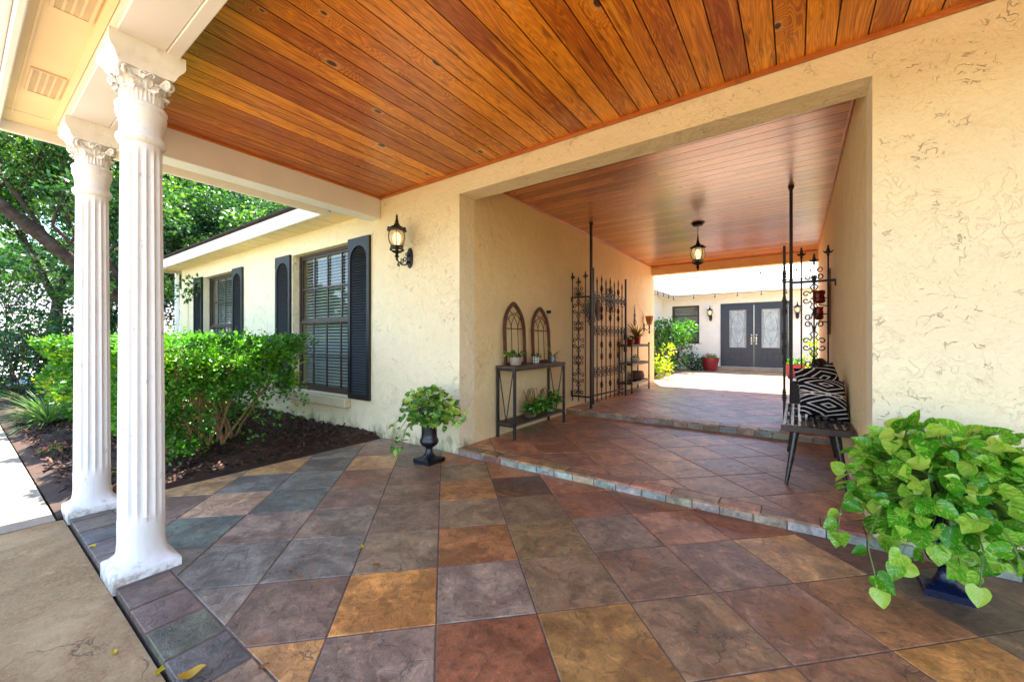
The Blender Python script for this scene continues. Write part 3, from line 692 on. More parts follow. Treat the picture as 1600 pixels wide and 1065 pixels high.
# roof: main gable and the porch's low slab
def prism(b, x0, x1, prof):
    n = len(prof)
    a = [(x0, y, z) for y, z in prof]; c = [(x1, y, z) for y, z in prof]
    b.poly(a[::-1]); b.poly(c)
    for i in range(n):
        j = (i+1) % n; b.poly([a[i], a[j], c[j], c[i]])
b = MB(); prism(b, -11.64, 7.2, [(2.57, 2.862), (2.57, 2.885), (6.3, 4.15), (10.0, 2.90), (10.0, 2.80), (FARY+.02, 2.80), (FARY+.02, 2.955), (2.66, 2.955), (2.66, 2.862)])
for k in range(60):   # ragged shingle edge
    xx = -11.6+k*.12; b.box(xx, 2.545, 2.856+rng.uniform(0, .006), xx+.11, 2.60, 2.884)
b.build('roof', M['shingle'], house, o=HO)
b = MB(); prism(b, -4.62, 7.2, [(.08, 2.87), (.08, 2.90), (2.56, 3.02), (2.56, 2.87)]); b.build('porch_roof', M['shingle'], house, o=HO)

def window(parent, o, x0, x1, z0, z1, y, meet=None, cols=4, dx=0, blinds=True, fm='winframe'):
    b = MB(); yb = y+.045
    b.box(x0, y, z0, x0+.035, yb, z1); b.box(x1-.035, y, z0, x1, yb, z1); b.box(x0+.035, y, z1-.035, x1-.035, yb, z1); b.box(x0+.035, y, z0, x1-.035, yb, z0+.04)
    w = b.build('window', M[fm], parent, o=o)
    zm = meet or (z0+z1)/2
    for (a, c, yy, nm) in ((zm+.002, z1-.035, y+.02, 'upper_sash'), (z0+.04, zm, y+.004, 'lower_sash')):
        b = MB(); xa, xb = x0+.035, x1-.035
        b.box(xa, yy, a, xa+.03, yy+.024, c); b.box(xb-.03, yy, a, xb, yy+.024, c); b.box(xa+.03, yy, a, xb-.03, yy+.024, a+.035); b.box(xa+.03, yy, c-.03, xb-.03, yy+.024, c)
        for k in range(1, cols):
            q = xa+(xb-xa)*k/cols; b.box(q-.011, yy+.002, a+.035, q+.011, yy+.02, c-.03)
        q = (a+c)/2; b.box(xa+.03, yy+.001, q-.011, xb-.03, yy+.021, q+.011)
        b.build(nm, M[fm], w, o=(0, 0, 0))
    b = MB(); b.poly([(x0+.036, y+.047, z0+.04), (x1-.036, y+.047, z0+.04), (x1-.036, y+.047, z1-.036), (x0+.036, y+.047, z1-.036)]); b.build('pane', M['pane'], w, o=(0, 0, 0))
    if blinds:
        b = MB(); z = z0+.06
        while z < z1-.07: b.cbox(((x0+x1)/2, y+.10, z), (x1-x0-.09, .048, .0025), (.62, 0, 0)); z += .044
        b.box(x0+.05, y+.08, z1-.085, x1-.05, y+.125, z1-.036)
        b.build('blind', M['blind'], w, o=(0, 0, 0))
    b = MB(); b.box(x0-.05, y+.25, z0-.1, x1+.05, y+.27, z1+.1); b.build('unlit_room_panel', M['dark'], w, o=(0, 0, 0))  # thin near-black panel, the unlit room is painted by its colour
    for ch in w.children: ch.location = (-o[0], -o[1], -o[2])
    return w
for (a, c) in WIN: window(house, HO, a, c, WZ0, WZ1, WY+.10, 1.43)
for (a, c) in WIN:
    b = MB(); b.box(a-.06, WY-.095, .285, c+.03, WY+.10, .415, bev=.012); b.build('window_sill', M['sill'], house, o=HO)
def shutter(x0, x1, z0, z1):
    y1 = WY-.003; y0 = y1-.032; st = .05; b = MB(); xm = (x0+x1)/2; r = (x1-x0)/2-st; zs = z1-.10-r*1.0
    b.box(x0, y0, z0, x0+st, y1, z1); b.box(x1-st, y0, z0, x1, y1, z1); b.box(x0+st, y0, z0, x1-st, y1, z0+.07)
    # arched head
    N = 10
    for k in range(N):
        a0 = math.pi*k/N; a1 = math.pi*(k+1)/N
        p0 = (xm-r*math.cos(a0), zs+r*math.sin(a0)); p1 = (xm-r*math.cos(a1), zs+r*math.sin(a1))
        b.poly([(p0[0], y0, p0[1]), (p1[0], y0, p1[1]), (p1[0], y0, z1), (p0[0], y0, z1)])
        b.poly([(p0[0], y0, p0[1]), (p0[0], y1, p0[1]), (p1[0], y1, p1[1]), (p1[0], y0, p1[1])])
    b.box(x0+st, y1-.004, z1-.012, x1-st, y1, z1); b.box(x0+st, y0, z1-.003, x1-st, y1-.005, z1)
    s = b.build('shutter', M['shutter'], house, o=HO)
    b = MB(); z = z0+.085
    while z < zs+r-.01:
        ww = r if z < zs else math.sqrt(max(.0001, r*r-(z-zs)**2))
        b.cbox((xm, (y0+y1)/2+.003, z), (2*ww-.002, .005, .040), (-.60, 0, 0)); z += .033
    b.box(x0+st, y1-.003, z0+.07, x1-st, y1-.001, z1-.02)
    lv = b.build('louvres', M['shutter'], s, o=(0, 0, 0)); lv.location = (-HO[0], -HO[1], -HO[2])
for x0, x1 in ((-4.655, -4.213), (-6.625, -6.165), (-8.275, -7.852), (-10.235, -9.775)): shutter(x0, x1, .41, 2.425)

# ---------------------------------------------------------------- columns
def column(loc, label):
    e = empty('column', loc); tag(e, label, 'column', 'white fluted columns under the porch beam')
    # base: round to square skirt
    b = MB(); h = .128
    b.lathe([(h, -.035, 1), (h, .035, 1), (h*.985, .044, 1), (h*.94, .049, .95), (h*.86, .058, .75), (h*.79, .078, .4), (h*.74, .11, .1), (h*.715, .15, 0), (h*.712, .19, 0)], n=48, rot=math.pi/4)
    b.build('base', M['white_cap'], e, smooth=True, auto=50)
    b = MB(); n = 144; zs = [.19, .23, .26, .285, .30, .32, .36, .8, 1.3, 1.7, 2.02, 2.06, 2.08, 2.10, 2.125]; base = 0; R0, R1 = .0915, .080; NF = 16
    rows = []
    for z in zs:
        t_ = (z-.19)/1.93; R = R0+(R1-R0)*t_**1.3; amp = 0
        if .26 <= z <= 2.10: amp = min(1, math.sqrt(max(0, min(z-.26, 2.10-z))/.06))
        r = []
        for k in range(n+1):
            a = 2*math.pi*k/n; ph = (k*NF/n) % 1.0; q = max(0, 1-((ph-.5)/.40)**2) if abs(ph-.5) < .40 else 0
            rr = R-.0100*q**.55*amp; r.append((rr*math.cos(a), rr*math.sin(a), z))
        rows.append(r)
    b.grid(rows); b.build('shaft', M['white_cap'], e, smooth=True, auto=40)
    b = MB(); b.lathe([(.080, 2.125), (.090, 2.13), (.097, 2.145), (.097, 2.16), (.090, 2.172), (.084, 2.178), (.083, 2.21), (.088, 2.24), (.096, 2.262), (.099, 2.28), (.095, 2.296), (.100, 2.303), (.101, 2.315), (.095, 2.325), (.083, 2.33)], n=40)
    b.build('necking', M['white_cap'], e, smooth=True, auto=45)
    # bell with acanthus leaves and corner volutes
    b = MB(); b.lathe([(.076, 2.325), (.076, 2.38), (.080, 2.43), (.092, 2.468), (.098, 2.478)], n=32)
    def leaf(a, z0, z1, w, out):
        rows = []; N = 9
        for i in range(N+1):
            t_ = i/N; z = z0+(z1-z0)*min(t_*1.18, 1)-(max(0, t_-.82)/.18)*.018; rad = .079+out*t_**2.6+ (max(0, t_-.75)/.25)*.006
            ww = w*(.75+.45*math.sin(math.pi*min(1, t_*1.05)*.8))*(1 if t_ < .8 else 1-((t_-.8)/.2)**2*.65)
            r = []
            for j in range(-6, 7):
                s_ = j/6; rr = rad-.012*s_*s_+.0042*math.cos(s_*math.pi*4)*(1-t_*.3)
                an = a+ww*s_/rr; r.append((rr*math.cos(an), rr*math.sin(an), z+.008*abs(math.cos(s_*math.pi*2.5))*t_-.012*s_*s_*t_))
            rows.append(r)
        b.grid(rows)
    for k in range(8): leaf(k*math.pi/4+math.pi/8, 2.322, 2.398, .030, .024)
    for k in range(4): leaf(k*math.pi/2+math.pi/4, 2.33, 2.435, .044, .048); leaf(k*math.pi/2, 2.33, 2.455, .042, .030)
    for k in range(4):
        a = k*math.pi/2+math.pi/4; d = Vector((math.cos(a), math.sin(a), 0)); tn = Vector((-math.sin(a), math.cos(a), 0))
        for sgn in (-1, 1):
            pts = []
            for i in range(26):
                t_ = i/25
                if t_ < .35: q = t_/.35; pr = .085+.030*q; z = 2.40+.062*q**.7
                else:
                    q = (t_-.35)/.65; th = math.pi*.5-q*math.pi*2.9; rr = .022*(1-q*.8); pr = .115+.002+rr*math.cos(th); z = 2.440+rr*math.sin(th)
                pts.append(d*pr+tn*sgn*(.012*(1 if t_ > .3 else 1.8-t_*2.6))+Vector((0, 0, z)))
            b.tube(pts, [.0085*(1-.45*i/25) for i in range(26)], 7)
        b.tube([d*.112-tn*.013+Vector((0, 0, 2.44)), d*.112+tn*.013+Vector((0, 0, 2.44))], .016, 10)
    for k in range(4):
        a = k*math.pi/2; d = Vector((math.cos(a), math.sin(a), 0)); tn = Vector((-math.sin(a), math.cos(a), 0))
        for sgn in (-1, 1):
            pts = []
            for i in range(16):
                q = i/15; th = math.pi*.9-q*math.pi*2.0; rr = .014*(1-q*.75); pts.append(d*.098+tn*sgn*(.018+rr*math.cos(th))+Vector((0, 0, 2.452+rr*math.sin(th))))
            b.tube(pts, .005, 6)
    b.build('capital', M['white_cap'], e, smooth=True, auto=60)
    b = MB()  # abacus, concave sides
    def ring(hh, z, cc):
        r = []
        for k in range(4):
            for i in range(9):
                s_ = -1+2*i/9; dd = hh-cc*(1-s_*s_)
                x_, y_ = dd, s_*hh
                a = k*math.pi/2; r.append((x_*math.cos(a)-y_*math.sin(a), x_*math.sin(a)+y_*math.cos(a), z))
        return r
    rings = [ring(.104, 2.470, .008), ring(.112, 2.485, .010), ring(.120, 2.505, .010), ring(.136, 2.520, .010), ring(.142, 2.535, .008), ring(.142, 2.588, .004)]
    rows = [r+[r[0]] for r in rings]; b.grid(rows); b.face([len(b.v)-37+i for i in range(36)]); b.face(list(range(36))[::-1])
    b.build('abacus', M['white_cap'], e, smooth=True, auto=30)
    return e
column((-2.70, .562, 0), 'nearer and larger looking of the two white fluted columns, by the slate edge')
column((-3.93, .565, 0), 'farther white fluted column at the porch corner beside the mulch bed')

# ---------------------------------------------------------------- lanterns
def lantern_body(e, s=1.0, z0=0.0, off=(0, 0, 0)):
    """glass centre at z0; total about .45*s"""
    Z = lambda pr: [(r*s, z0+z*s) for r, z in pr]
    b = MB(); b.lathe(Z([(.058, -.085), (.078, -.06), (.090, -.02), (.093, .01), (.088, .05), (.076, .075)]), n=24, cap=True); b.build('glass', M['lampglass'], e, smooth=True, auto=60).location = off
    b = MB()
    b.lathe(Z([(.072, .070), (.103, .078), (.106, .088), (.098, .096), (.086, .100), (.080, .112), (.062, .125), (.040, .135), (.028, .15), (.030, .158), (.018, .17), (.022, .18), (.014, .20), (.010, .23), (.013, .235), (.003, .265)]), n=24)
    for k in range(6):
        a = k*math.pi/3+.3
        b.tube([(math.cos(a)*r*s, math.sin(a)*r*s, z0+z*s) for r, z in ((.078, .075), (.091, .05), (.096, .01), (.093, -.02), (.081, -.06), (.060, -.088))], .0045*s, 5)
        b.tube([(math.cos(a)*r*s, math.sin(a)*r*s, z0+z*s) for r, z in ((.062, -.09), (.075, -.12), (.045, -.15), (.015, -.155))], .0045*s, 5)
        b.cbox((math.cos(a)*.098*s, math.sin(a)*.098*s, z0+.098*s), (.012*s, .03*s, .022*s), (0, 0, a))
    b.lathe(Z([(.058, -.082), (.070, -.088), (.070, -.098), (.050, -.10)]), n=20)
    b.lathe(Z([(.070, -.118), (.078, -.122), (.078, -.130), (.070, -.134)]), n=20, cap=False)
    b.lathe(Z([(.020, -.10), (.016, -.15), (.026, -.16), (.012, -.175), (.022, -.19), (.024, -.20), (.010, -.215), (.014, -.225), (.003, -.245)]), n=14)
    b.build('cage', M['black_iron'], e, smooth=True, auto=40).location = off
    b = MB(); b.lathe(Z([(.012, -.08), (.020, -.05), (.030, -.01), (.028, .02), (.014, .045), (.003, .052)]), n=14); b.build('bulb', M['bulb'], e, smooth=True).location = off
def scroll2(c, r, a0, turns, sgn=1, shrink=.82, n=18):
    return [(c[0]+r*(1-shrink*i/n)*math.cos(a0+sgn*turns*2*math.pi*i/n), c[1]+r*(1-shrink*i/n)*math.sin(a0+sgn*turns*2*math.pi*i/n)) for i in range(n+1)]
def wall_lantern(loc, rz, label, s=1.0, group=None):
    e = empty('wall_lantern', loc, rz); tag(e, label, 'lantern', group)   # local -Y points away from the wall
    b = MB(); b.lathe([(.048, 0, 0), (.052, .004), (.05, .012), (.040, .020), (.02, .024)], n=20)
    P = [(x*s, -z*s, y*2.25*s-.03) for x, y, z in b.v]; b.v = P
    b.build('back_plate', M['black_iron'], e, smooth=True, auto=40)
    b = MB(); b.tube([(0, -.02*s, -.07*s), (0, -.06*s, -.115*s), (0, -.12*s, -.12*s), (0, -.17*s, -.09*s), (0, -.185*s, -.05*s)], .008*s, 7)
    for c, r, a0, sg in (((-.075, -.06), .034, -1.2, 1), ((-.12, -.085), .028, 2.2, -1), ((-.05, -.0), .026, -1.5, 1), ((-.16, -.13), .018, 1.5, 1)):
        b.tube([(0, y*s, z*s) for y, z in scroll2(c, r, a0, 1.3, sg)], .0055*s, 6)
    b.build('arm', M['black_iron'], e, smooth=True)
    lantern_body(e, s, 0.0, (0, -.185*s, .155*s))
    return e
wall_lantern((-3.50, WY-.001, 2.09), 0, 'black scrolled wall lantern on the front wall between window and passage', .99)
pd = empty('pendant_lantern', (-1.17, 6.35, ZC)); tag(pd, 'black caged lantern hanging on a short chain from the varnished passage ceiling', 'lantern')
b = MB(); b.lathe([(.09, -.001), (.092, -.012), (.08, -.018), (.07, -.03), (.064, -.045), (.04, -.055), (.012, -.062)], n=20); b.build('canopy', M['black_iron'], pd, smooth=True, auto=40)
b = MB()
for k in range(6):
    pts = [(.0075*math.cos(q), .0, -.07-k*.024+.015*math.sin(q)) if k % 2 else (0, .0075*math.cos(q), -.07-k*.024+.015*math.sin(q)) for q in [i*math.pi/5 for i in range(10)]]
    b.tube(pts, .0025, 5, closed=True)
b.build('chain', M['black_iron'], pd)
lantern_body(pd, 1.0, 0.0, (0, 0, -.455))

# ---------------------------------------------------------------- iron gates
def S_unit(b, P, x, z0, h, w, r=.0066):
    """double scroll ornament on centre line x, from z0 to z0+h"""
    for sg in (-1, 1):
        cz = z0+h*.5
        for up in (-1, 1):
            # inner arm: scroll at the end, bow to the middle
            rr = h*.075; c = (x+sg*w*.36, cz+up*h*.42); pts = scroll2(c, rr, math.pi*(.5 if up > 0 else -.5)+ (0), 1.15, -sg*up*1, .7, 14)[::-1]
            end = [(x+sg*w*.10, cz+up*h*.40), (x+sg*w*.07, cz+up*h*.33), (x+sg*w*.30, cz+up*h*.25), (x+sg*w*.42, cz+up*h*.22), (x+sg*w*.30, cz+up*h*.17)]
            arm = [(x, cz+up*h*.30)]
            c1 = (x+sg*w*.22, cz+up*h*.43)
            sp = scroll2(c1, h*.062, math.pi/2 if up > 0 else -math.pi/2, 1.0, sg*up*-1, .65, 14)
            arm_pts = [(x+sg*w*.02, cz+up*h*.28), (x+sg*w*.05, cz+up*h*.36), (x+sg*w*.10, cz+up*h*.455)]+[sp[0]]+sp[1:]
            b.tube([P(a, c_) for a, c_ in arm_pts], r, 5)
            # outer C: from the middle bow out and curl beside the centre
            c2 = (x+sg*w*.30, cz+up*h*.075)
            sp = scroll2(c2, h*.066, (math.pi if sg > 0 else 0), 1.0, -sg*up*-1 if False else (-1 if sg*up > 0 else 1), .65, 14)
            out = [(x+sg*w*.03, cz+up*h*.28), (x+sg*w*.15, cz+up*h*.22), (x+sg*w*.06, cz+up*h*.15)]
            b.tube([P(a, c_) for a, c_ in out]+[P(*sp[0])]+[P(*q) for q in sp[1:]], r, 5)
def fleur(b, P, x, z, s=1.0):
    c = P(x, z)
    b.lathe([(.008*s, 0), (.014*s, .012*s), (.009*s, .022*s), (.012*s, .035*s), (.020*s, .05*s), (.014*s, .075*s), (.008*s, .092*s), (.012*s, .10*s), (.006*s, .112*s), (.002*s, .125*s)], c, 10)
    for sg in (-1, 1):
        b.tube([P(x+sg*q*s, z+w*s) for q, w in ((.006, .035), (.022, .038), (.036, .050), (.042, .062))], [.009*s, .010*s, .007*s, .002*s], 6)
    for sg in (-1, 1):
        p0 = Vector(P(x, z+.035*s)); p1 = Vector(P(x, z+.05*s)); q = Vector(P(x+1, z+.035*s))-p0; n_ = Vector((-q.y, q.x, 0)).normalized()
        b.tube([p0, p0+n_*sg*.022*s, p1+n_*sg*.036*s], [.009*s, .008*s, .002*s], 6)
def side_panel(e, xs, xpost, xwall, y, h0):
    P = lambda x, z: (x-e.location.x, y-e.location.y, z-e.location.z)
    b = MB()
    tops = (2.05, 1.97, 2.05)
    for x, tz in zip(xs, tops): b.tube([P(x, .24), P(x, tz)], .0085, 6); fleur(b, P, x, tz-.005)
    lo, hi = min(xpost, xwall), max(xpost, xwall)
    b.bar(P(lo, 1.785), P(hi, 1.785), .012, .024); b.bar(P(lo, .315), P(hi, .315), .012, .024)
    sg = 1 if xwall > xpost else -1
    for z, dz in ((1.785, -.06), (.315, .08)): b.bar(P(xwall-sg*.006, z), P(xwall-sg*.006, z+dz), .014, .014)
    w = abs(xs[2]-xs[0])
    for z0 in (.345, .855, 1.365): S_unit(b, P, xs[1], z0, .50, w)
    S_unit(b, P, xs[1], 1.62, .42, w*.8) if False else None
    for sgn in (-1, 1):
        sp = scroll2((xs[1]+sgn*w*.2, 1.905), .03, math.pi*.5, 1.0, -sgn, .65, 14)
        b.tube([P(xs[1]+sgn*.004, 1.80)]+[P(*q) for q in [(xs[1]+sgn*w*.06, 1.85), (xs[1]+sgn*w*.12, 1.92)]]+[P(*q) for q in sp], .005, 5)
    b.build('side_panel', M['iron'], e, smooth=True, auto=50)
def make_gate(name, label, xpost, xs, xwall, y, leaf_ang, leaf_len, hx=0.0):
    e = empty(name, (xpost, y, Z2)); tag(e, label, 'gate', 'wrought iron gates standing open in the passage')
    P = lambda x, z: (x-e.location.x, 0, z-e.location.z)
    b = MB(); b.cbox((0, 0, (ZC+Z2)/2-Z2-.005), (.032, .032, ZC-Z2-.01)); b.lathe([(.03, 0), (.03, .006), (.018, .014)], n=4, rot=math.pi/4)
    b.lathe([(.02, ZC-Z2-.045), (.028, ZC-Z2-.03), (.03, ZC-Z2-.004)], n=12)
    b.build('post', M['iron'], e)
    side_panel(e, xs, xpost, xwall, y, 0)
    # leaf: runs from hinge along direction, in local frame
    d = Vector((math.sin(leaf_ang), math.cos(leaf_ang), 0)); h0 = Vector((hx, .045 if not hx else .02, 0))
    Q = lambda s_, z: tuple(h0+d*s_+Vector((0, 0, z-Z2)))
    b = MB(); L = leaf_len
    b.bar(Q(.02, .205), Q(.02, 2.21), .026, .026); b.bar(Q(L, .205), Q(L, 2.18), .026, .026)
    for z in (.33, 1.80): b.bar(Q(.02, z), Q(L, z), .012, .024)
    for z in (.36, 1.80): b.tube([(0, 0, z-Z2), Q(.02, z)], .009, 6)
    for z0, z1 in ((1.22, 1.36), (.60, .74), (1.70, 1.86)):
        b.bar(Q(.02, z0), Q(L, z0), .008, .010); b.bar(Q(.02, z1), Q(L, z1), .008, .010)
        k = 0; n_ = 9
        for k in range(n_):
            s_ = .07+(L-.12)*k/(n_-1); zc = (z0+z1)/2
            b.tube([Q(s_+.05*math.cos(q), zc+.055*math.sin(q)) for q in [i*math.pi/5 for i in range(10)]], .006, 5, closed=True)
            b.tube([Q(s_-.04, zc), Q(s_+.04, zc)], .007, 5); b.tube([Q(s_, zc-.055), Q(s_, zc+.055)], .006, 5)
    n_ = 7
    for k in range(n_):
        s_ = L*(k+1)/(n_+1); tall = 2.12 if k % 2 else 2.08
        b.tube([Q(s_, .23), Q(s_, tall-.08)], .0085, 6)
        b.lathe([(.007, 0), (.014, .01), (.008, .022), (.013, .034), (.010, .06), (.002, .11)], Q(s_, tall-.09), 8)
        if k % 2 or True:
            for zc in ((.47, .90, 1.08, 1.50, 1.62, 1.93) if k % 2 else (.50, 1.0, 1.55)):
                b.lathe([(.007, -.055), (.020, -.035), (.018, -.012), (.032, 0), (.018, .012), (.020, .035), (.007, .055)] if k % 2 else [(.007, -.015), (.014, 0), (.007, .015)], Q(s_, zc), 8)
    for zc in (1.0, 1.2): b.cbox(Q(L-.015, zc), (.05, .03, .10))
    b.build('gate_leaf', M['iron'], e, smooth=True, auto=50)
    return e
make_gate('iron_gate', 'left brown wrought iron gate folded back towards the wall with metal medallions', -2.435, (-2.735, -2.636, -2.525), XL, 5.42, R_(4), 1.18)
make_gate('iron_gate', 'right dark wrought iron gate seen edge on beside the slatted bench', -.043, (.05, .161, .281), XR, 5.42, R_(-1.2), 1.12, -.062)

# ---------------------------------------------------------------- console table and what stands on it
TX0, TX1, TY0, TY1, TZ = -2.725, -2.47, 3.53, 4.68, .865
tb = empty('console_table', ((TX0+TX1)/2, (TY0+TY1)/2, Z1)); tag(tb, 'narrow dark metal console table with V braces standing against the passage wall', 'table')
O = tb.location
b = MB(); b.box(TX0-.005, TY0-.005, TZ-.03, TX1+.005, TY1+.005, TZ, bev=.004); b.build('tabletop', M['tabletop'], tb, o=O)
b = MB(); b.box(TX0, TY0, .215, TX1, TY1, .24, bev=.003); b.build('lower_shelf', M['tabletop'], tb, o=O)
for x, y in ((TX0, TY0), (TX1-.026, TY0), (TX0, TY1-.026), (TX1-.026, TY1-.026)):
    b = MB(); b.box(x, y, Z1, x+.026, y+.026, TZ-.031); b.build('leg', M['grey_metal'], tb, o=O)
b = MB(); xm = (TX0+TX1)/2
for y in (TY0+.013, TY1-.013):
    for x in (TX0+.03, TX1-.03): b.bar((x, y, TZ-.035), (xm, y, .245), .009)
    b.bar((TX0+.026, y, TZ-.045), (TX1-.026, y, TZ-.045), .02)
    b.bar((TX0+.026, y, .205), (TX1-.026, y, .205), .016)
for x in (TX0+.012, TX1-.012): b.bar((x, TY0+.026, TZ-.045), (x, TY1-.026, TZ-.045), .02)
b.build('brace', M['grey_metal'], tb, o=O)
def arch(yc, w, h, label):
    e = empty('arch_frame', (TX0+.03, yc, TZ)); tag(e, label, 'wall decor', 'gothic arch frames on the console table')
    W2 = w/2; hs = h*.58; tilt = -.03/h
    def P(y, z): return (.02+tilt*z, y, z)
    b = MB(); pts = [(-W2, 0), (-W2, hs*.5), (-W2, hs)]
    R = W2*2.35; cx = -W2+R; top = math.sqrt(max(0, R*R-(R-W2)**2)); k = (h-hs)/top
    for i in range(1, 9):
        x = -W2+W2*i/8; pts.append((x, hs+math.sqrt(max(0, R*R-(x-cx)**2))*k))
    right = [(-x, z) for x, z in pts[::-1][1:]]
    full = pts+right
    for a, c in zip(full[:-1], full[1:]): b.bar(P(*a), P(*c), .028, .032, up=(1, 0, 0))
    b.bar(P(-W2, .014), P(W2, .014), .028, .030, up=(1, 0, 0))
    b.build('frame', M['rustwood'], e)
    b = MB(); b.tube([P(-W2, hs), P(W2, hs)], .006, 6)
    for x in (-W2*.33, W2*.33): b.tube([P(x, 0.02), P(x, hs)], .005, 6)
    for sg in (-1, 1):
        for x0, x1, zz in ((-W2*.33, W2*.45, h*.88), (-W2*.98, W2*.02, h*.84), (W2*.33, W2*.80, h*.80)):
            q = [(sg*(x0+(x1-x0)*t_**1.8), hs+(zz-hs)*t_**.9) for t_ in [i/8 for i in range(9)]]
            b.tube([P(*u_) for u_ in q], .0045, 5)
    b.build('tracery', M['rustwood'], e, smooth=True)
    return e
arch(3.84, .40, .72, 'left rust brown gothic arch frame leaning on the wall above the table')
arch(4.43, .40, .70, 'right rust brown gothic arch frame leaning near the small wall light')

def plant_leaves(parent, name, mat, n, c, rad, size, T=T_6, F=F_6, U=U_6, droop=.3, up=.6, hemi=True, loc0=(0, 0, 0), flat=.6, seed=1, shell=.45, face=None):
    r = np.random.RandomState(seed)
    d = unit(r.normal(size=(n, 3)))
    if hemi: d[:, 2] = np.abs(d[:, 2])*1.0-.12
    q = r.uniform(shell, 1, n)[:, None]
    pos = np.array(c)+d*q*np.array(rad)
    out = unit(d*np.array((1, 1, .5))+r.normal(size=(n, 3))*.45+np.array((0, 0, -droop)))
    nn = unit(r.normal(size=(n, 3))*flat+np.array((0, 0, up))+d*.5+(np.array(face)*.5 if face is not None else 0))
    return leaves_mesh(name, mat, T, F, U, pos, rots(out, nn), r.uniform(size*.65, size*1.15, n), r.random_sample(n), parent)
def blades(parent, name, mat, n, c, L, seed=1, spread=1.0, width=1.0, droop=1.0):
    r = np.random.RandomState(seed); T = T_B.copy(); T[:, 0] *= width; T[:, 2] *= droop
    a = r.uniform(0, 2*np.pi, n); el = r.uniform(.35, 1.45, n)/spread
    d = np.stack([np.cos(a)*np.cos(el), np.sin(a)*np.cos(el), np.sin(el)], 1)
    nn = np.stack([-np.cos(a)*np.sin(el), -np.sin(a)*np.sin(el), np.cos(el)], 1)
    pos = np.array(c)+np.stack([np.cos(a), np.sin(a), a*0], 1)*.02
    return leaves_mesh(name, mat, T, F_B, U_B, pos, rots(d, nn), r.uniform(L*.6, L, n), r.random_sample(n), parent)
def pot(e, prof, mat, n=20, name='pot', smooth=True):
    b = MB(); b.lathe(prof, n=n); return b.build(name, mat, e, smooth=smooth, auto=45)
# lattice pot
e = empty('potted_plant', (TX0+.13, 3.72, TZ+.001)); tag(e, 'small trailing plant in a cream lattice pot, left end of the console table', 'plant')
t = NT('lattice_pot'); p = t.N('TexCoord').outputs['Object']; sp = t.N('SeparateXYZ'); t.link(p, sp.inputs[0])
ang = t.math('ARCTAN2', sp.outputs[1], sp.outputs[0]); za = t.math('MULTIPLY', sp.outputs[2], 190.0)
l1 = t.math('SINE', t.math('ADD', t.math('MULTIPLY', ang, 11.0), za)); l2 = t.math('SINE', t.math('SUBTRACT', t.math('MULTIPLY', ang, 11.0), za))
mm = t.math('LESS_THAN', t.math('MULTIPLY', t.math('ABSOLUTE', l1), t.math('ABSOLUTE', l2)), .30); up_ = t.math('GREATER_THAN', sp.outputs[2], .092)
c = t.mix(mm, (.05, .03, .02), (.68, .60, .46)); c = t.mix(up_, c, (.02, .018, .016)); M['lattice'] = t.out(c, .5)
pot(e, [(.058, 0), (.066, .01), (.070, .05), (.072, .092), (.072, .115), (.066, .115), (.064, .10), (.01, .10)], M['lattice'], 28)
plant_leaves(e, 'foliage', M['lf_hedge'], 60, (0, -.02, .12), (.10, .14, .045), .045, seed=3)
e = empty('potted_plant', (TX0+.14, 4.14, TZ+.001)); tag(e, 'tiny plant in a black and white checked pot between the arch frames', 'plant')
t = NT('checked_pot'); p = t.N('TexCoord').outputs['Object']; sp = t.N('SeparateXYZ'); t.link(p, sp.inputs[0]); ang = t.math('ARCTAN2', sp.outputs[1], sp.outputs[0])
ca = t.math('GREATER_THAN', t.math('SINE', t.math('MULTIPLY', ang, 8.0)), 0.3); cb = t.math('GREATER_THAN', t.math('SINE', t.math('MULTIPLY', sp.outputs[2], 200.0)), .3)
M['check'] = t.out(t.mix(t.math('MULTIPLY', t.math('ADD', ca, cb), .5), (.7, .68, .62), (.06, .06, .06)), .4)
pot(e, [(.038, 0), (.042, .01), (.044, .085), (.040, .085), (.01, .075)], M['check'], 20)
plant_leaves(e, 'foliage', M['lf_oak'], 30, (0, 0, .085), (.05, .05, .04), .035, seed=4)
e = empty('potted_plant', (TX0+.14, 4.56, TZ+.001)); tag(e, 'spiky strap leaved plant in a small glass pot, right end of the console table', 'plant')
pot(e, [(.042, 0), (.044, .01), (.044, .08), (.040, .08), (.035, .07), (.01, .07)], M['pewter'], 18)
blades(e, 'foliage', M['lf_blade'], 16, (0, 0, .07), .24, 5, 1.1, 1.1)
e = empty('basket_plant', (TX0+.15, 4.0, .241)); tag(e, 'bushy green plant with wiry brown vines on the lower shelf of the table', 'plant')
pot(e, [(.07, 0), (.085, .03), (.088, .08), (.08, .08), (.07, .06), (.01, .06)], M['basket'], 20)
plant_leaves(e, 'foliage', M['lf_hedge'], 520, (.08, .06, .10), (.17, .27, .14), .055, seed=8, shell=.2)
b = MB(); r2 = random.Random(5)
for k in range(16):
    a = r2.uniform(0, 6.28); R = r2.uniform(.1, .24); pts = [(.05+R*.5*math.cos(a+q*.9)*q**.5, R*math.sin(a+q*.9)*1.2*q**.5, .06+.26*math.sin(q*2.6)*r2.uniform(.9, 1.1)) for q in [i/9 for i in range(10)]]
    b.tube(pts, .003, 5)
b.build('vines', M['stem_brown'], e)
e = empty('potted_plant', (TX0+.15, 4.50, .241)); tag(e, 'trailing plant in a small white pot on the right of the lower shelf', 'plant')
pot(e, [(.045, 0), (.055, .01), (.065, .10), (.06, .10), (.05, .085), (.01, .085)], M['ceramic'], 20)
plant_leaves(e, 'foliage', M['lf_hedge'], 170, (.03, 0, .12), (.13, .19, .16), .05, seed=9, shell=.2)

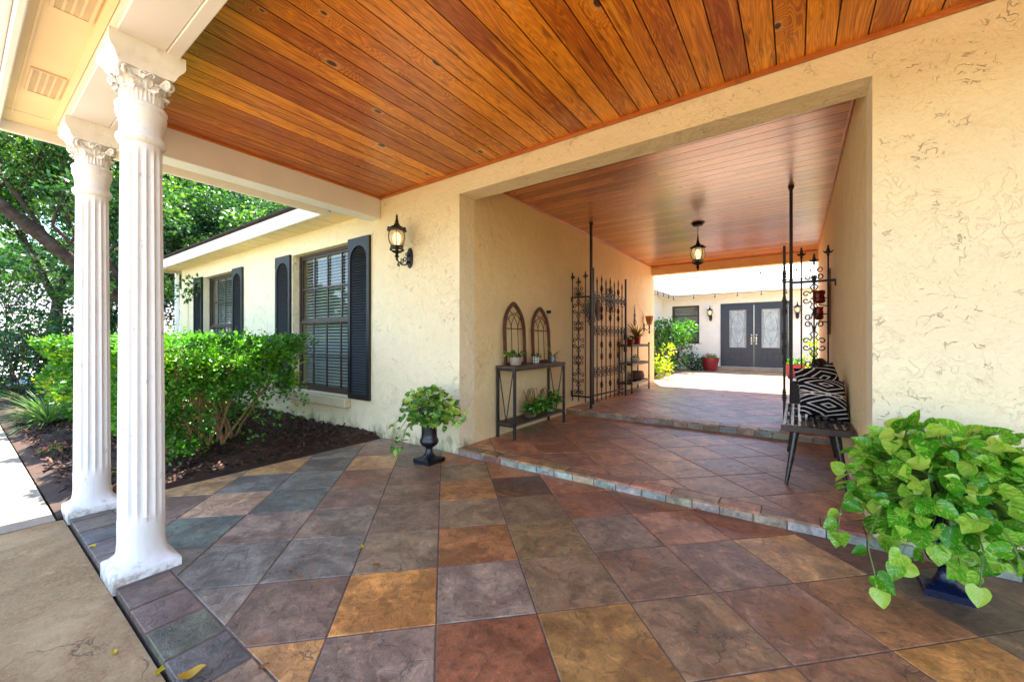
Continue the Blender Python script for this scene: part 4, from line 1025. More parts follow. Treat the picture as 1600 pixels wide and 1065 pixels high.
# small wall light
e = empty('wall_light', (XL+.001, 4.71, 1.46)); tag(e, 'tiny black cylinder light with clear shade on the passage wall right of the arches', 'light')
b = MB(); b.box(0, -.018, .05, .02, .018, .09); b.lathe([(.022, .05), (.024, .055), (.024, .088), (.018, .092)], (.035, 0, 0), 14); b.build('cap', M['black_iron'], e, smooth=True, auto=40)
b = MB(); b.lathe([(.018, -.01), (.020, 0), (.020, .05)], (.035, 0, 0), 14); b.build('shade', M['ceramic'], e, smooth=True, auto=40)

# ---------------------------------------------------------------- plant cart
KX0, KX1, KY0, KY1 = -2.72, -2.49, 7.35, 8.42
ct = empty('plant_stand', ((KX0+KX1)/2, (KY0+KY1)/2, Z2)); tag(ct, 'three tier dark wood stand with twisted legs near the passage end', 'plant stand'); O = ct.location
for z in (.34, .70, 1.05):
    b = MB(); b.box(KX0, KY0, z-.015, KX1, KY1, z, bev=.003)
    for x in (KX0, KX1): b.bar((x, KY0, z-.005), (x, KY1, z-.005), .012, .045)
    for y in (KY0, KY1): b.bar((KX0, y, z-.005), (KX1, y, z-.005), .012, .045)
    b.build('shelf', M['espresso'], ct, o=O)
for x in (KX0, KX1):
    for y in (KY0, KY1):
        b = MB(); pr = [(.012, Z2+.0), (.02, Z2+.02), (.02, Z2+.04), (.008, Z2+.05)]
        z = Z2+.06
        while z < 1.07: pr += [(.012, z), (.019, z+.016), (.012, z+.032)]; z += .034
        pr += [(.02, 1.09), (.02, 1.10), (.004, 1.11)]
        b.lathe(pr, (x, y, 0), 8); b.build('leg', M['espresso'], ct, o=O, smooth=True)
def cartpot(y, z, prof, mat, label, x=None, fol=None):
    e = empty('potted_plant', (x or (KX0+KX1)/2, y, z+.001)); tag(e, label, 'plant'); pot(e, prof, mat, 18); return e
e = cartpot(7.62, 1.05, [(.05, 0), (.06, .01), (.075, .12), (.07, .12), (.06, .10), (.01, .10)], M['redplastic'], 'low green plant in a red pot beside the gate on the plant stand')
plant_leaves(e, 'foliage', M['lf_oak'], 50, (0, 0, .13), (.11, .13, .06), .06, seed=12)
e = cartpot(7.98, 1.05, [(.055, 0), (.065, .01), (.085, .17), (.08, .17), (.07, .15), (.01, .15)], M['redplastic'], 'spiky orange bromeliad in the taller red pot on the plant stand top')
blades(e, 'foliage', M['lf_brom'], 42, (0, 0, .14), .42, 13, 1.0, 1.5, .9)
e = cartpot(7.9, .70, [(.05, 0), (.085, .02), (.10, .07), (.10, .10), (.09, .10), (.01, .08)], M['ceramic'], 'wide cream bowl with a little cactus on the stand middle shelf')
plant_leaves(e, 'foliage', M['lf_oak'], 26, (0, .03, .11), (.05, .05, .05), .04, seed=14)
e = empty('basket', ((KX0+KX1)/2, 8.02, .341)); tag(e, 'round brown woven basket with handles on the lowest shelf of the stand', 'basket')
pot(e, [(.07, 0), (.12, .03), (.14, .10), (.12, .17), (.11, .19), (.10, .19), (.11, .16), (.01, .03)], M['basket'], 20, 'body')
for sg in (-1, 1): b = MB(); b.tube([(0, sg*(.125+.03*math.sin(q)), .11+.05*math.cos(q)) for q in [i*math.pi/8 for i in range(9)]], .008, 6); b.build('handle', M['basket'], e, smooth=True)

# wall art
def medallion(loc, label, R=.24, sx=1, petal=8):
    e = empty('wall_medallion', loc); tag(e, label, 'wall art', 'metal wall art behind the left gate')
    b = MB(); P = lambda y, z: (.025, y, z)
    for k in range(petal):
        a = k*2*math.pi/petal
        for s_ in (1, .62):
            pts = []
            for i in range(17):
                q = i/16*2*math.pi; rr = R*s_*(.55-.45*math.cos(q)); w_ = .30*math.sin(q)*R*s_*.8
                pts.append(P(rr*math.cos(a)-w_*math.sin(a), rr*math.sin(a)+w_*math.cos(a)))
            b.tube(pts, .006, 5)
    b.tube([P(R*.22*math.cos(q), R*.22*math.sin(q)) for q in [i*math.pi/8 for i in range(16)]], .010, 6, closed=True)
    b.build('scrolls', M['black_iron'], e, smooth=True)
    b = MB(); n0 = len(b.v); b.lathe([(R*.18, 0), (R*.14, .02), (.01, .035)], n=14); b.v = [(z, x, y) for x, y, z in b.v]; b.build('boss', M['pewter'], e, smooth=True, auto=40)
medallion((XL+.002, 6.95, 1.86), 'large dark flower shaped scroll medallion right of the folded gate', .27)
medallion((XL+.002, 6.05, 1.62), 'flower shaped metal medallion seen through the gate bars', .24)
e = empty('wall_medallion', (XL+.002, 6.42, 1.66)); tag(e, 'rust brown metal disc hung on the wall behind the gate bars', 'wall art', 'metal wall art behind the left gate')
b = MB(); b.lathe([(.13, 0), (.135, .01), (.11, .02), (.06, .03), (.02, .05)], n=20); b.v = [(z, x, y*1.4) for x, y, z in b.v]; b.build('disc', M['plank'], e, smooth=True, auto=40)
e = empty('wall_ornament', (XL+.002, 8.32, 1.58)); tag(e, 'tall narrow pewter ornament on the wall above the bromeliad', 'wall art')
b = MB(); b.lathe([(.01, -.14), (.05, -.12), (.065, -.06), (.05, .0), (.02, .03), (.045, .07), (.045, .11), (.015, .14), (.025, .17), (.02, .2), (.004, .32)], (.02, 0, 0), 14); b.v = [(x*.45, y, z) for x, y, z in b.v]; b.build('figure', M['pewter'], e, smooth=True, auto=50)
e = empty('candle_sconce', (XL+.002, 8.95, 1.42)); tag(e, 'amber glass candle sconce near the far end of the passage wall', 'sconce')
b = MB(); b.lathe([(.02, 0), (.05, .01), (.052, .05), (.075, .11), (.082, .18), (.088, .20), (.08, .20), (.06, .12), (.01, .03)], (.12, 0, .06), 18); b.build('cup', M['amber'], e, smooth=True, auto=45)
b = MB(); b.tube([(.005, 0, .0), (.06, 0, -.05), (.12, 0, -.02), (.12, 0, .06)], .009, 6); b.lathe([(.012, -.13), (.02, -.08), (.008, -.05), (.02, .05)], (.12, 0, 0), 10); b.box(0, -.03, -.08, .012, .03, .1); b.build('arm', M['black_iron'], e, smooth=True, auto=45)
e = empty('candle_board', (XR-.002, 6.25, 1.62)); tag(e, 'tall brown plank with red glass candle cups on the right passage wall', 'wall art')
b = MB(); b.box(-.03, -.09, -.40, 0, .09, .40, bev=.004); b.build('plank', M['plank'], e)
for z, rr in ((-.02, .062), (-.22, .05)):
    b = MB(); b.lathe([(.02, 0), (rr*.8, .01), (rr, .07), (rr*.9, .13), (rr*1.05, .16), (rr*.95, .16), (.01, .02)], (-.115, 0, z), 18); b.build('red_cup', M['redglass'], e, smooth=True, auto=45)
for z in (-.02, -.22):
    b = MB(); b.tube([(-.03, 0, z-.03), (-.115, 0, z-.012)], .008, 6); b.tube([(-.115+.08*math.cos(q), .08*math.sin(q), z+.07) for q in [i*math.pi/8 for i in range(16)]], .005, 5, closed=True)
    b.build('ring_holder', M['black_iron'], e, smooth=True)

# ---------------------------------------------------------------- bench, pillows, side cabinet
BX0, BX1, BYA, BYB, BZ = -.085, .325, 3.56, 4.82, .525
bn = empty('bench', ((BX0+BX1)/2, (BYA+BYB)/2, Z1)); tag(bn, 'black slatted bench with tapered splayed legs against the right passage wall', 'bench'); O = bn.location
b = MB(); n_ = 9; w = (BX1-BX0)
for k in range(n_):
    x = BX0+.005+(w-.034)*k/(n_-1); b.box(x, BYA+.026, BZ-.024, x+.024, BYB-.026, BZ, bev=.003)
b.build('slats', M['black'], bn, o=O)
for y in (BYA, BYB-.025): b = MB(); b.box(BX0-.004, y, BZ-.045, BX1+.004, y+.025, BZ, bev=.003); b.build('end_rail', M['espresso'], bn, o=O)
for y in (BYA+.14, BYA+.62, BYB-.18): b = MB(); b.box(BX0+.01, y, BZ-.06, BX1-.01, y+.05, BZ-.025); b.build('cross_rail', M['espresso'], bn, o=O)
for sx in (0, 1):
    for sy in (0, 1):
        x = (BX0+.085, BX1-.085)[sx]; y = (BYA+.14, BYB-.16)[sy]; dx = (-.06, .06)[sx]; dy = (-.06, .06)[sy]
        b = MB(); b.tube([(x+dx, y+dy, Z1), (x+dx*.85, y+dy*.85, Z1+.05), (x, y, BZ-.06)], [.011, .014, .025], 14); b.build('leg', M['black'], bn, o=O, smooth=True, auto=50)
t = NT('zigzag_pillow_cloth'); uv = t.N('UVMap').outputs[0]; sp = t.N('SeparateXYZ'); t.link(uv, sp.inputs[0])
wob = t.math('MULTIPLY', t.math('SUBTRACT', t.noise(uv, 60, 2), .5), .02)
u_ = t.math('ADD', sp.outputs[0], wob); v_ = sp.outputs[1]
du = t.math('ABSOLUTE', t.math('SUBTRACT', t.math('FRACT', t.math('MULTIPLY', u_, 2.0)), .5))
q = t.math('ADD', t.math('MULTIPLY', du, 1.0), t.math('MULTIPLY', t.math('ABSOLUTE', t.math('SUBTRACT', v_, .5)), .75))
fr = t.math('FRACT', t.math('MULTIPLY', q, 5.0)); ln = t.math('LESS_THAN', t.math('ABSOLUTE', t.math('SUBTRACT', fr, .5)), .11)
vert = t.math('LESS_THAN', t.math('ABSOLUTE', t.math('SUBTRACT', t.math('ABSOLUTE', t.math('SUBTRACT', u_, .5)), .03)), .010)
ln = t.math('MAXIMUM', ln, vert); cut = t.math('GREATER_THAN', t.math('ABSOLUTE', t.math('SUBTRACT', fr, .5)), -1)
c = t.mix(ln, (.008, .008, .014), (.72, .66, .60)); wv = t.noise(t.vmath('MULTIPLY', uv, (180, 180, 1)), 1.0, 2)
M['pillow'] = t.out(c, .95, 0, t.bump(t.math('ADD', t.math('MULTIPLY', ln, .8), t.math('MULTIPLY', wv, .4)), .5, .006), .1)
def pillow(loc, rot, w, h, th, label, mat='pillow', seed=1):
    b = MB(); N = 22; r = random.Random(seed); rows = {1: [], -1: []}
    for sgn in (1, -1):
        for i in range(N+1):
            row = []
            for j in range(N+1):
                u, v = -1+2*i/N, -1+2*j/N
                f = max(0, (1-u*u)*(1-v*v))**.42
                pin = 1-.10*(1-abs(u)**2)*abs(v)**3; pin2 = 1-.10*(1-abs(v)**2)*abs(u)**3
                z = sgn*th/2*f*(1+.08*math.sin(3*u+seed)*math.cos(2.5*v))
                row.append((u*w/2*pin2, z, v*h/2*pin+h/2-.06*h*f*.5))
            rows[sgn].append(row)
    b.grid(rows[1]); b.grid([r_[::-1] for r_ in rows[-1]])
    o = b.build('pillow', M[mat], None, smooth=True); o.location = loc; o.rotation_euler = rot
    return tag(o, label, 'pillow', 'patterned pillows on the bench')
pillow((.185, 3.98, BZ+.012), (R_(-30), R_(9), R_(22)), .35, .36, .16, 'front black pillow with white zigzag lines lying on the slatted bench')
pillow((.225, 4.24, BZ+.005), (R_(-14), R_(-6), R_(48)), .42, .42, .15, 'rear black pillow with white zigzag lines propped against the wall', seed=4)
cb = empty('side_cabinet', (.15, 6.2, Z2)); tag(cb, 'black square cabinet on the passage floor behind the right gate', 'cabinet')
b = MB(); b.box(-.20, -.22, .03, .185, .22, .50, bev=.006); b.build('body', M['black'], cb)
b = MB(); b.box(-.185, -.226, .05, -.01, -.221, .48); b.box(.002, -.226, .05, .17, -.221, .48); b.build('door', M['espresso'], cb)
b = MB(); b.lathe([(.006, 0), (.012, .015), (.002, .022)], n=10); b.v = [(x-.02, -.227-z, y+.28) for x, y, z in b.v]; b.build('knob', M['pewter'], cb, smooth=True)
for x in (-.17, .155):
    for y in (-.19, .19): bb = MB(); bb.cbox((x, y, .015), (.035, .035, .03)); bb.build('foot', M['black'], cb)
e = empty('sculpture', (.235, 6.15, Z2+.501)); tag(e, 'round black scroll work ornament standing on the cabinet behind the gate', 'ornament')
b = MB(); b.lathe([(.05, 0), (.09, .02), (.115, .09), (.12, .16), (.10, .23), (.06, .27), (.03, .28)], n=20); b.v = [(x*.75, y, z) for x, y, z in b.v]; b.build('body', M['black'], e, smooth=True, auto=45)
for k in range(10):
    a = k*.63; zc = .08+.12*(k % 2); b = MB()
    b.tube([(.75*(.122)*math.cos(a+.22*math.cos(q)*(1-q/9)), .122*math.sin(a+.22*math.cos(q)*(1-q/9)), zc+.045*math.sin(q)*(1-q/9)) for q in [i*.45 for i in range(16)]], .005, 5); b.build('scroll', M['pewter'], e, smooth=True)

# ---------------------------------------------------------------- urns with pothos
URN = [(.105, 0, 1), (.105, .035, 1), (.095, .042, .9), (.060, .055, .2), (.045, .075), (.033, .10), (.032, .125), (.045, .14), (.075, .155), (.088, .18), (.088, .20), (.074, .225), (.072, .25), (.072, .30), (.076, .36), (.084, .42), (.096, .455), (.106, .465), (.104, .475), (.092, .475), (.078, .45), (.01, .44)]
def urn_plant(loc, label, s, mat, nleaf, rad, leafsize, foliage, seed, vines, zf=1.0, face=(0, -1, 0), rz=0, squash=None):
    e = empty('potted_plant', loc, rz); tag(e, label, 'plant', 'pothos plants in dark urns')
    b = MB(); b.lathe([(q[0]*s, q[1]*s*zf)+tuple(q[2:]) for q in URN], n=32, rot=math.pi/4); b.build('urn', M[mat], e, smooth=True, auto=40)
    top = .46*s*zf; r = np.random.RandomState(seed); H = Vector((0, 0, top))
    pos = []; dr = []; nn = []; sc = []; stems = MB()
    for k in range(nleaf):
        a = r.uniform(0, 2*np.pi); el = r.uniform(-.9, 1.3)
        d = np.array((math.cos(a)*math.cos(el), math.sin(a)*math.cos(el), math.sin(el)))
        q = r.uniform(.30, 1.0)**.6
        p = np.array((0, 0, top+.02))+d*q*np.array(rad)
        if p[2] < top-.27: p[2] = top-.27*r.rand()
        pos.append(p); o_ = unit(d*np.array((1, 1, .45))+r.normal(size=3)*.65+np.array((0, 0, -.22))); dr.append(o_)
        nn.append(unit(d*.6+np.array((0, 0, .75))+np.array(face)*.6+r.normal(size=3)*.38)); sc.append(leafsize*r.uniform(.45, 1.15))
        if k % 2 == 0:
            m = (np.array((0, 0, top-.01))+p)/2+np.array((0, 0, .05))
            stems.tube([(0, 0, top-.02), tuple(m), tuple(p)], .0022, 4, cap=False)
    for vi, pts in enumerate(vines):
        P = [Vector((0, 0, top))]+[Vector(q_) for q_ in pts]; dense = []
        for i in range(len(P)-1):
            for j in range(6): t_ = j/6; dense.append(P[i].lerp(P[i+1], t_))
        dense.append(P[-1]); sm = [dense[0]]+[(dense[i-1]+dense[i]*2+dense[i+1])/4 for i in range(1, len(dense)-1)]+[dense[-1]]
        stems.tube(sm, .0026, 5)
        for i in range(4, len(sm), 2 if vi % 2 else 3):
            d = unit(r.normal(size=3)*np.array((1, 1, .4))+np.array((0, 0, -.35))); pos.append(np.array(sm[i])+d*.01); dr.append(d); nn.append(unit(np.array((0, 0, .7))+np.array(face)*.7+r.normal(size=3)*.3)); sc.append(leafsize*r.uniform(.6, 1.05))
        d = unit(np.array(P[-1]-P[-2])); pos.append(np.array(P[-1])); dr.append(d); nn.append(unit(np.array((0, 0, .7))+np.array(face)*.6)); sc.append(leafsize*.9)
    hi = [i for i in range(len(pos)) if i % 6 == 0 and pos[i][2] > top]
    leaves_mesh('foliage', M[foliage], T_H, F_H, U_H, np.array(pos), rots(np.array(dr), np.array(nn)), np.array(sc), r.random_sample(len(pos)), e)
    stems.build('stems', M['stem'], e)
    return e
urn_plant((.555, 2.63, 0), 'large variegated pothos spilling from a navy urn in the right foreground', .76, 'urn_blue', 860, (.355, .28, .34), .082, 'lf_pothos', 21,
          [[(-.22, -.16, .44), (-.30, -.30, .26), (-.27, -.36, .10)], [(-.28, -.05, .5), (-.37, -.10, .36), (-.39, -.14, .22)], [(.2, -.22, .45), (.30, -.36, .25), (.40, -.40, .10), (.47, -.40, .07)], [(.1, -.3, .42), (.14, -.4, .25)], [(.3, -.1, .48), (.5, -.15, .34), (.6, -.2, .2)], [(-.15, -.24, .34), (-.2, -.3, .2)], [(.05, -.27, .34), (.02, -.34, .2)]], 1.2, (-.35, -.8, .2), 0)
urn_plant((-2.83, 2.63, 0), 'smaller pothos in a black urn by the wall corner left of the step', 1.0, 'urn', 330, (.31, .20, .21), .066, 'lf_pothos_dark', 22,
          [[(-.16, -.12, .42), (-.26, -.17, .26), (-.28, -.2, .14)], [(-.08, -.2, .36), (-.1, -.26, .17)], [(-.2, -.05, .5), (-.36, -.08, .36), (-.43, -.1, .30)], [(.2, -.02, .5), (.34, -.03, .42), (.45, -.03, .43), (.50, -.04, .50)], [(-.12, -.16, .36), (-.2, -.22, .12)]], 1.04, (.5, -.75, .2))

# ---------------------------------------------------------------- fallen leaves
spots = [(-3.16,.60,'lf_dry',.05,'yellow'),(-1.80,.50,'lf_dry',.055,'yellow'),(-1.585,.47,'lf_dry',.07,'orange'),(-1.95,1.87,'lf_dry',.03,'yellow'),(-1.83,1.35,'lf_dry',.035,'yellow green'),(-2.35,2.0,'lf_dry',.03,'pale yellow')]
gl = lambda x, y, z=0: None
F_ = 624; CA = R_(YAW)
def gpt(x, y, z=0):
    d = F_*(1.15-z)/(y-531); return (-math.sin(CA)*d+math.cos(CA)*(x-800)/F_*d, math.cos(CA)*d+math.sin(CA)*(x-800)/F_*d)
LEAF = [(143, 855, .045, 0, 'curled yellow leaf on the dark slate border left of the near column'), (251, 1037, .05, .0, 'crumpled yellow leaf on the concrete against the slate border'), (300, 1056, .075, .33, 'long orange leaf on the slate border, nearest the camera'),
        (178, 1008, .03, .05, 'small yellow sliver on bare driveway concrete'), (580, 795, .03, .0, 'yellow leaf on the grey tile below the urn'), (565, 856, .035, .05, 'yellow green leaf left of the brown seed cone'), (588, 884, .045, .65, 'brown curled leaf beside the ochre tile'),
        (521, 836, .03, .7, 'dark brown leaf on the slate grey tile'), (700, 772, .025, 0, 'bright yellow speck of leaf on the tan tile by the urn'), (882, 788, .04, .95, 'tan leaf on the reddish tile below the step'), (1090, 796, .04, .95, 'tan leaf under the riser near the middle of the step'), (1022, 797, .03, .66, 'small rust leaf below the step riser'),
        (375, 743, .035, .3, 'orange leaf on the slate at the mulch edge'), (504, 747, .035, .97, 'pale curled leaf on the blue slate near the bed'), (455, 893, .03, .7, 'dark shrivelled leaf left of the ochre tile'), (412, 1043, .035, .65, 'reddish leaf low in the left foreground')]
for i, (px_, py_, s_, rv, lab) in enumerate(LEAF):
    x, y = gpt(px_, py_); r = random.Random(i); b = MB(); rows = []
    for a in range(7):
        t_ = a/6; w_ = .30*math.sin(math.pi*min(1, t_*.93+.05))**.8; rows.append([(w_*q*s_, (t_-.5)*s_, (.10*abs(q)+.14*math.sin(t_*3+i)**2)*s_+.003) for q in (-1, -.5, 0, .5, 1)])
    b.cr = rv; b.grid(rows); z = 0.001 if y > FE else -.029
    o = b.build('fallen_leaf', M['lf_dry'], smooth=True); o.location = (x, y, z); o.rotation_euler = (0, 0, r.uniform(0, 6.28)); tag(o, lab, 'leaf', 'dry leaves fallen on the floor')

# ---------------------------------------------------------------- hedge, shrubs, grasses
def twiggy(b, root, tip, r0, depth, rr, spread=.5, zmax=9, bb=None):
    root = Vector(root); tip = Vector(tip)
    if tip.z > zmax: tip.z = zmax-rr.uniform(0, .12)
    if bb: tip.x = min(max(tip.x, bb[0]+rr.uniform(0, .1)), bb[1]-rr.uniform(0, .1)); tip.y = min(max(tip.y, bb[2]+rr.uniform(0, .1)), bb[3]-rr.uniform(0, .1)); n_ = 5; pts = []
    for i in range(n_+1):
        t_ = i/n_; pts.append(root.lerp(tip, t_)+Vector((rr.uniform(-1, 1), rr.uniform(-1, 1), rr.uniform(-.5, .5)))*(.04*(tip-root).length*(0 if i in (0,) else 1)))
    b.tube(pts, [r0*(1-.5*i/n_) for i in range(n_+1)], 6, cap=False)
    if depth:
        for k in range(3):
            st = pts[rr.randint(2, n_)]; L = (tip-root).length*rr.uniform(.45, .75); d = (tip-root).normalized()+Vector((rr.uniform(-1, 1), rr.uniform(-1, 1), rr.uniform(-.3, .8)))*spread
            twiggy(b, st, st+d.normalized()*L, r0*.55, depth-1, rr, spread, zmax, bb)
def clipped_hedge(name, label, x0, x1, y0, y1, z0, z1, n, seed, size=.055, yel=.2, end_open=False):
    """x0 < x1; the +x end shows its stems"""
    loc = ((x0+x1)/2, (y0+y1)/2, 0); e = empty(name, loc); tag(e, label, 'hedge', 'clipped shrubs along the house')
    r = np.random.RandomState(seed)
    def put(k, nm, mat, topbias, sz):
        u = r.random_sample((k, 3)); which = r.random_sample(k)
        x = x0+(x1-x0)*u[:, 0]; y = y0+(y1-y0)*u[:, 1]
        hgt = z1+.03-.16*np.clip((x-(x1-.6))/.6, 0, 1)**2-.13*np.clip(((y0+.35)-y)/.35, 0, 1)**2-.05*(1-np.sin(x*3.1+1)*np.cos(y*4))-.03*np.sin(x*9+y*7)
        th = 1-u[:, 2]**2.2*(.35 if topbias else .9) if not topbias else 1-np.abs(r.normal(size=k))*.05
        z = z0+(hgt-z0)*th
        if not topbias:
            # push leaves to the shells (front, end), leave the lower end sparse
            s_ = which < .42; y[s_] = y0+np.abs(r.normal(size=s_.sum()))*.10
            q = (which > .42) & (which < .66); x[q] = x1-np.abs(r.normal(size=q.sum()))*.20
            bulge = .13*np.sin(x*4+z*5)+.09*np.sin(z*9+y*7)+.05*np.sin(x*17+z*13); y = y+bulge*(which < .42); x = x+bulge*((which > .42) & (which < .66))
            keep = ~((z < z0+.46*(z1-z0)) & (x > x1-.62) & (y > y0+.40) & (r.random_sample(k) < .90))
            keep &= ~((z < z0+.18) & (r.random_sample(k) < .5) )
            # clumps: pull leaves towards sprig centres near the surface
            nc = max(60, k//70); ci = r.randint(0, k, nc); idx = r.randint(0, nc, k); near_ = r.random_sample(k) < .72
            # sprig centres chosen in the same box; move along a fraction of the way
            P3 = np.stack([x, y, z], 1); Cn = P3[ci]
            order = np.argsort(Cn[:, 0]); Cn = Cn[order]; pi = np.searchsorted(Cn[:, 0], x); best = np.zeros(k, int); bd = np.full(k, 9.)
            for o_ in range(-14, 15):
                j = np.clip(pi+o_, 0, nc-1); dd = ((Cn[j]-P3)**2).sum(1); m_ = dd < bd; best[m_] = j[m_]; bd[m_] = dd[m_]
            f_ = np.where(near_, .55, .0)[:, None]; P3 = P3*(1-f_)+Cn[best]*f_+r.normal(size=(k, 3))*.02; x, y, z = P3.T
            g = np.sin(x*7.1+1.3*seed)*np.sin(y*8.3+.7)*np.sin(z*9.7+2.1); keep &= (g > -.28) | (r.random_sample(k) < .35)
            x, y, z = x[keep], y[keep], z[keep]
        k = len(x); pos = np.stack([x, y, z], 1)
        c = np.array((loc[0], (y0+y1)/2, (z0+z1)/2)); out = (pos-c)/np.array(((x1-x0)/2, (y1-y0)/2, (z1-z0)/2)); 
        out = np.sign(out)*np.abs(out)**4
        d = unit(out*.8+r.normal(size=(k, 3))*.6+np.array((0, 0, .15))); nn = unit(out+r.normal(size=(k, 3))*.7+np.array((0, 0, .9)))
        rv = np.clip(.25+.45*r.random_sample(k)+.18*np.sin(x*5+z*6), 0, 1)
        leaves_mesh(nm, M[mat], T_6, F_6, U_6, pos, rots(d, nn), r.uniform(sz*.6, sz*1.2, k), rv, e, o=loc)
    put(int(n*(1.12-yel)), 'foliage', 'lf_hedge', False, size)
    put(int(n*yel), 'sunlit_growth', 'lf_yel' if yel > .25 else 'lf_lime', True, size*.85)  # top leaves: new growth, with the sunlit yellow put into their colour
    if yel > .25: put(int(n*.30), 'side_growth', 'lf_yel', False, size*.9)
    else: put(int(n*.16), 'side_growth', 'lf_lime', False, size*.9)
    b = MB(); rr = random.Random(seed); ns = max(5, int((x1-x0)*4.0))
    for k in range(ns):
        x = x1-.45-(x1-x0-.5)*k/ns if k > 3 else x1-.50-.12*k; y = rr.uniform(y0+.45, y1-.3)
        for j in range(5):
            tip = (x+rr.uniform(-.55, .42), y+rr.uniform(-.6, .55), z0+(z1-z0)*rr.uniform(.6, .9)); twiggy(b, (x+rr.uniform(-.06, .06), y+rr.uniform(-.06, .06), 0), tip, .015, 3 if x > x1-1.3 else 1, rr, .5, z1-.07, (x0, x1, y0, y1))
    b.build('stems', M['twig'], e, smooth=True, o=loc)
    # upright shoots above the clipped top
    k = int(40*(x1-x0)); sx = r.uniform(x0, x1, k); sy = r.uniform(y0, y1, k); b = MB(); ps = []; 
    for i in range(k):
        h = r.uniform(.04, .14); p0 = Vector((sx[i], sy[i], z1-.08)); p1 = p0+Vector((r.uniform(-.05, .05), r.uniform(-.05, .05), h+.06)); b.tube([p0, p1], .0018, 4, cap=False)
        for j in range(5): ps.append(p0.lerp(p1, .4+.6*j/4))
    ps = np.array([tuple(q) for q in ps]); kk = len(ps)
    leaves_mesh('shoot_leaves', M['lf_hedge'], T_6, F_6, U_6, ps, rots(unit(r.normal(size=(kk, 3))+np.array((0, 0, .5))), unit(r.normal(size=(kk, 3))+np.array((0, 0, 1)))), r.uniform(size*.5, size*.9, kk), r.uniform(.4, 1, kk), e, o=loc)
    
    return e
clipped_hedge('hedge', 'bright green clipped hedge with bare brown stems in front of the near window', -6.9, -4.42, 1.02, 2.30, .02, 1.16, 36000, 31, .046, .2)
clipped_hedge('hedge', 'yellow tipped clipped hedge seen between and right of the columns', -10.2, -6.95, .95, 2.30, .02, 1.14, 24000, 32, .055, .33)
clipped_hedge('hedge', 'farthest yellow green clipped hedge left of the far column', -13.8, -10.7, 1.3, 2.8, .0, 1.12, 14000, 33, .075, .33)
def tuft(loc, label, n, L, seed):
    e = empty('grass_tuft', loc); tag(e, label, 'plant'); blades(e, 'blades', M['lf_blade'], n, (0, 0, 0), L, seed, .95, .45, 1.1); return e
tuft((-8.3, .78, -.01), 'big arching strap leaved grass clump on the mulch at the left edge', 260, .62, 41)
def flower(loc, label, seed, n=5, s=.10):
    e = empty('flowering_plant', loc); tag(e, label, 'plant', 'small red flowers in the mulch bed')
    plant_leaves(e, 'foliage', M['lf_hedge'], 45, (0, 0, .03), (s, s, s*.9), .05, seed=seed)
    plant_leaves(e, 'flowers', M['lf_pink'], 22, (0, 0, .07), (s*.9, s*.9, s*.8), .035, seed=seed+1, up=1.2)
    return e
flower((-6.05, .60, 0), 'red flowered seedling on the mulch left of the far column', 51); flower((-4.62, .70, 0), 'red flowers glimpsed between the two columns', 53)
b = MB(); b.cbox((-8.9, 1.55, .0), (1.9, .34, .06), (0, 0, .25), bev=.01); struct(b.build('stepping_slab', M['path']), 'pale concrete slab lying in the mulch')

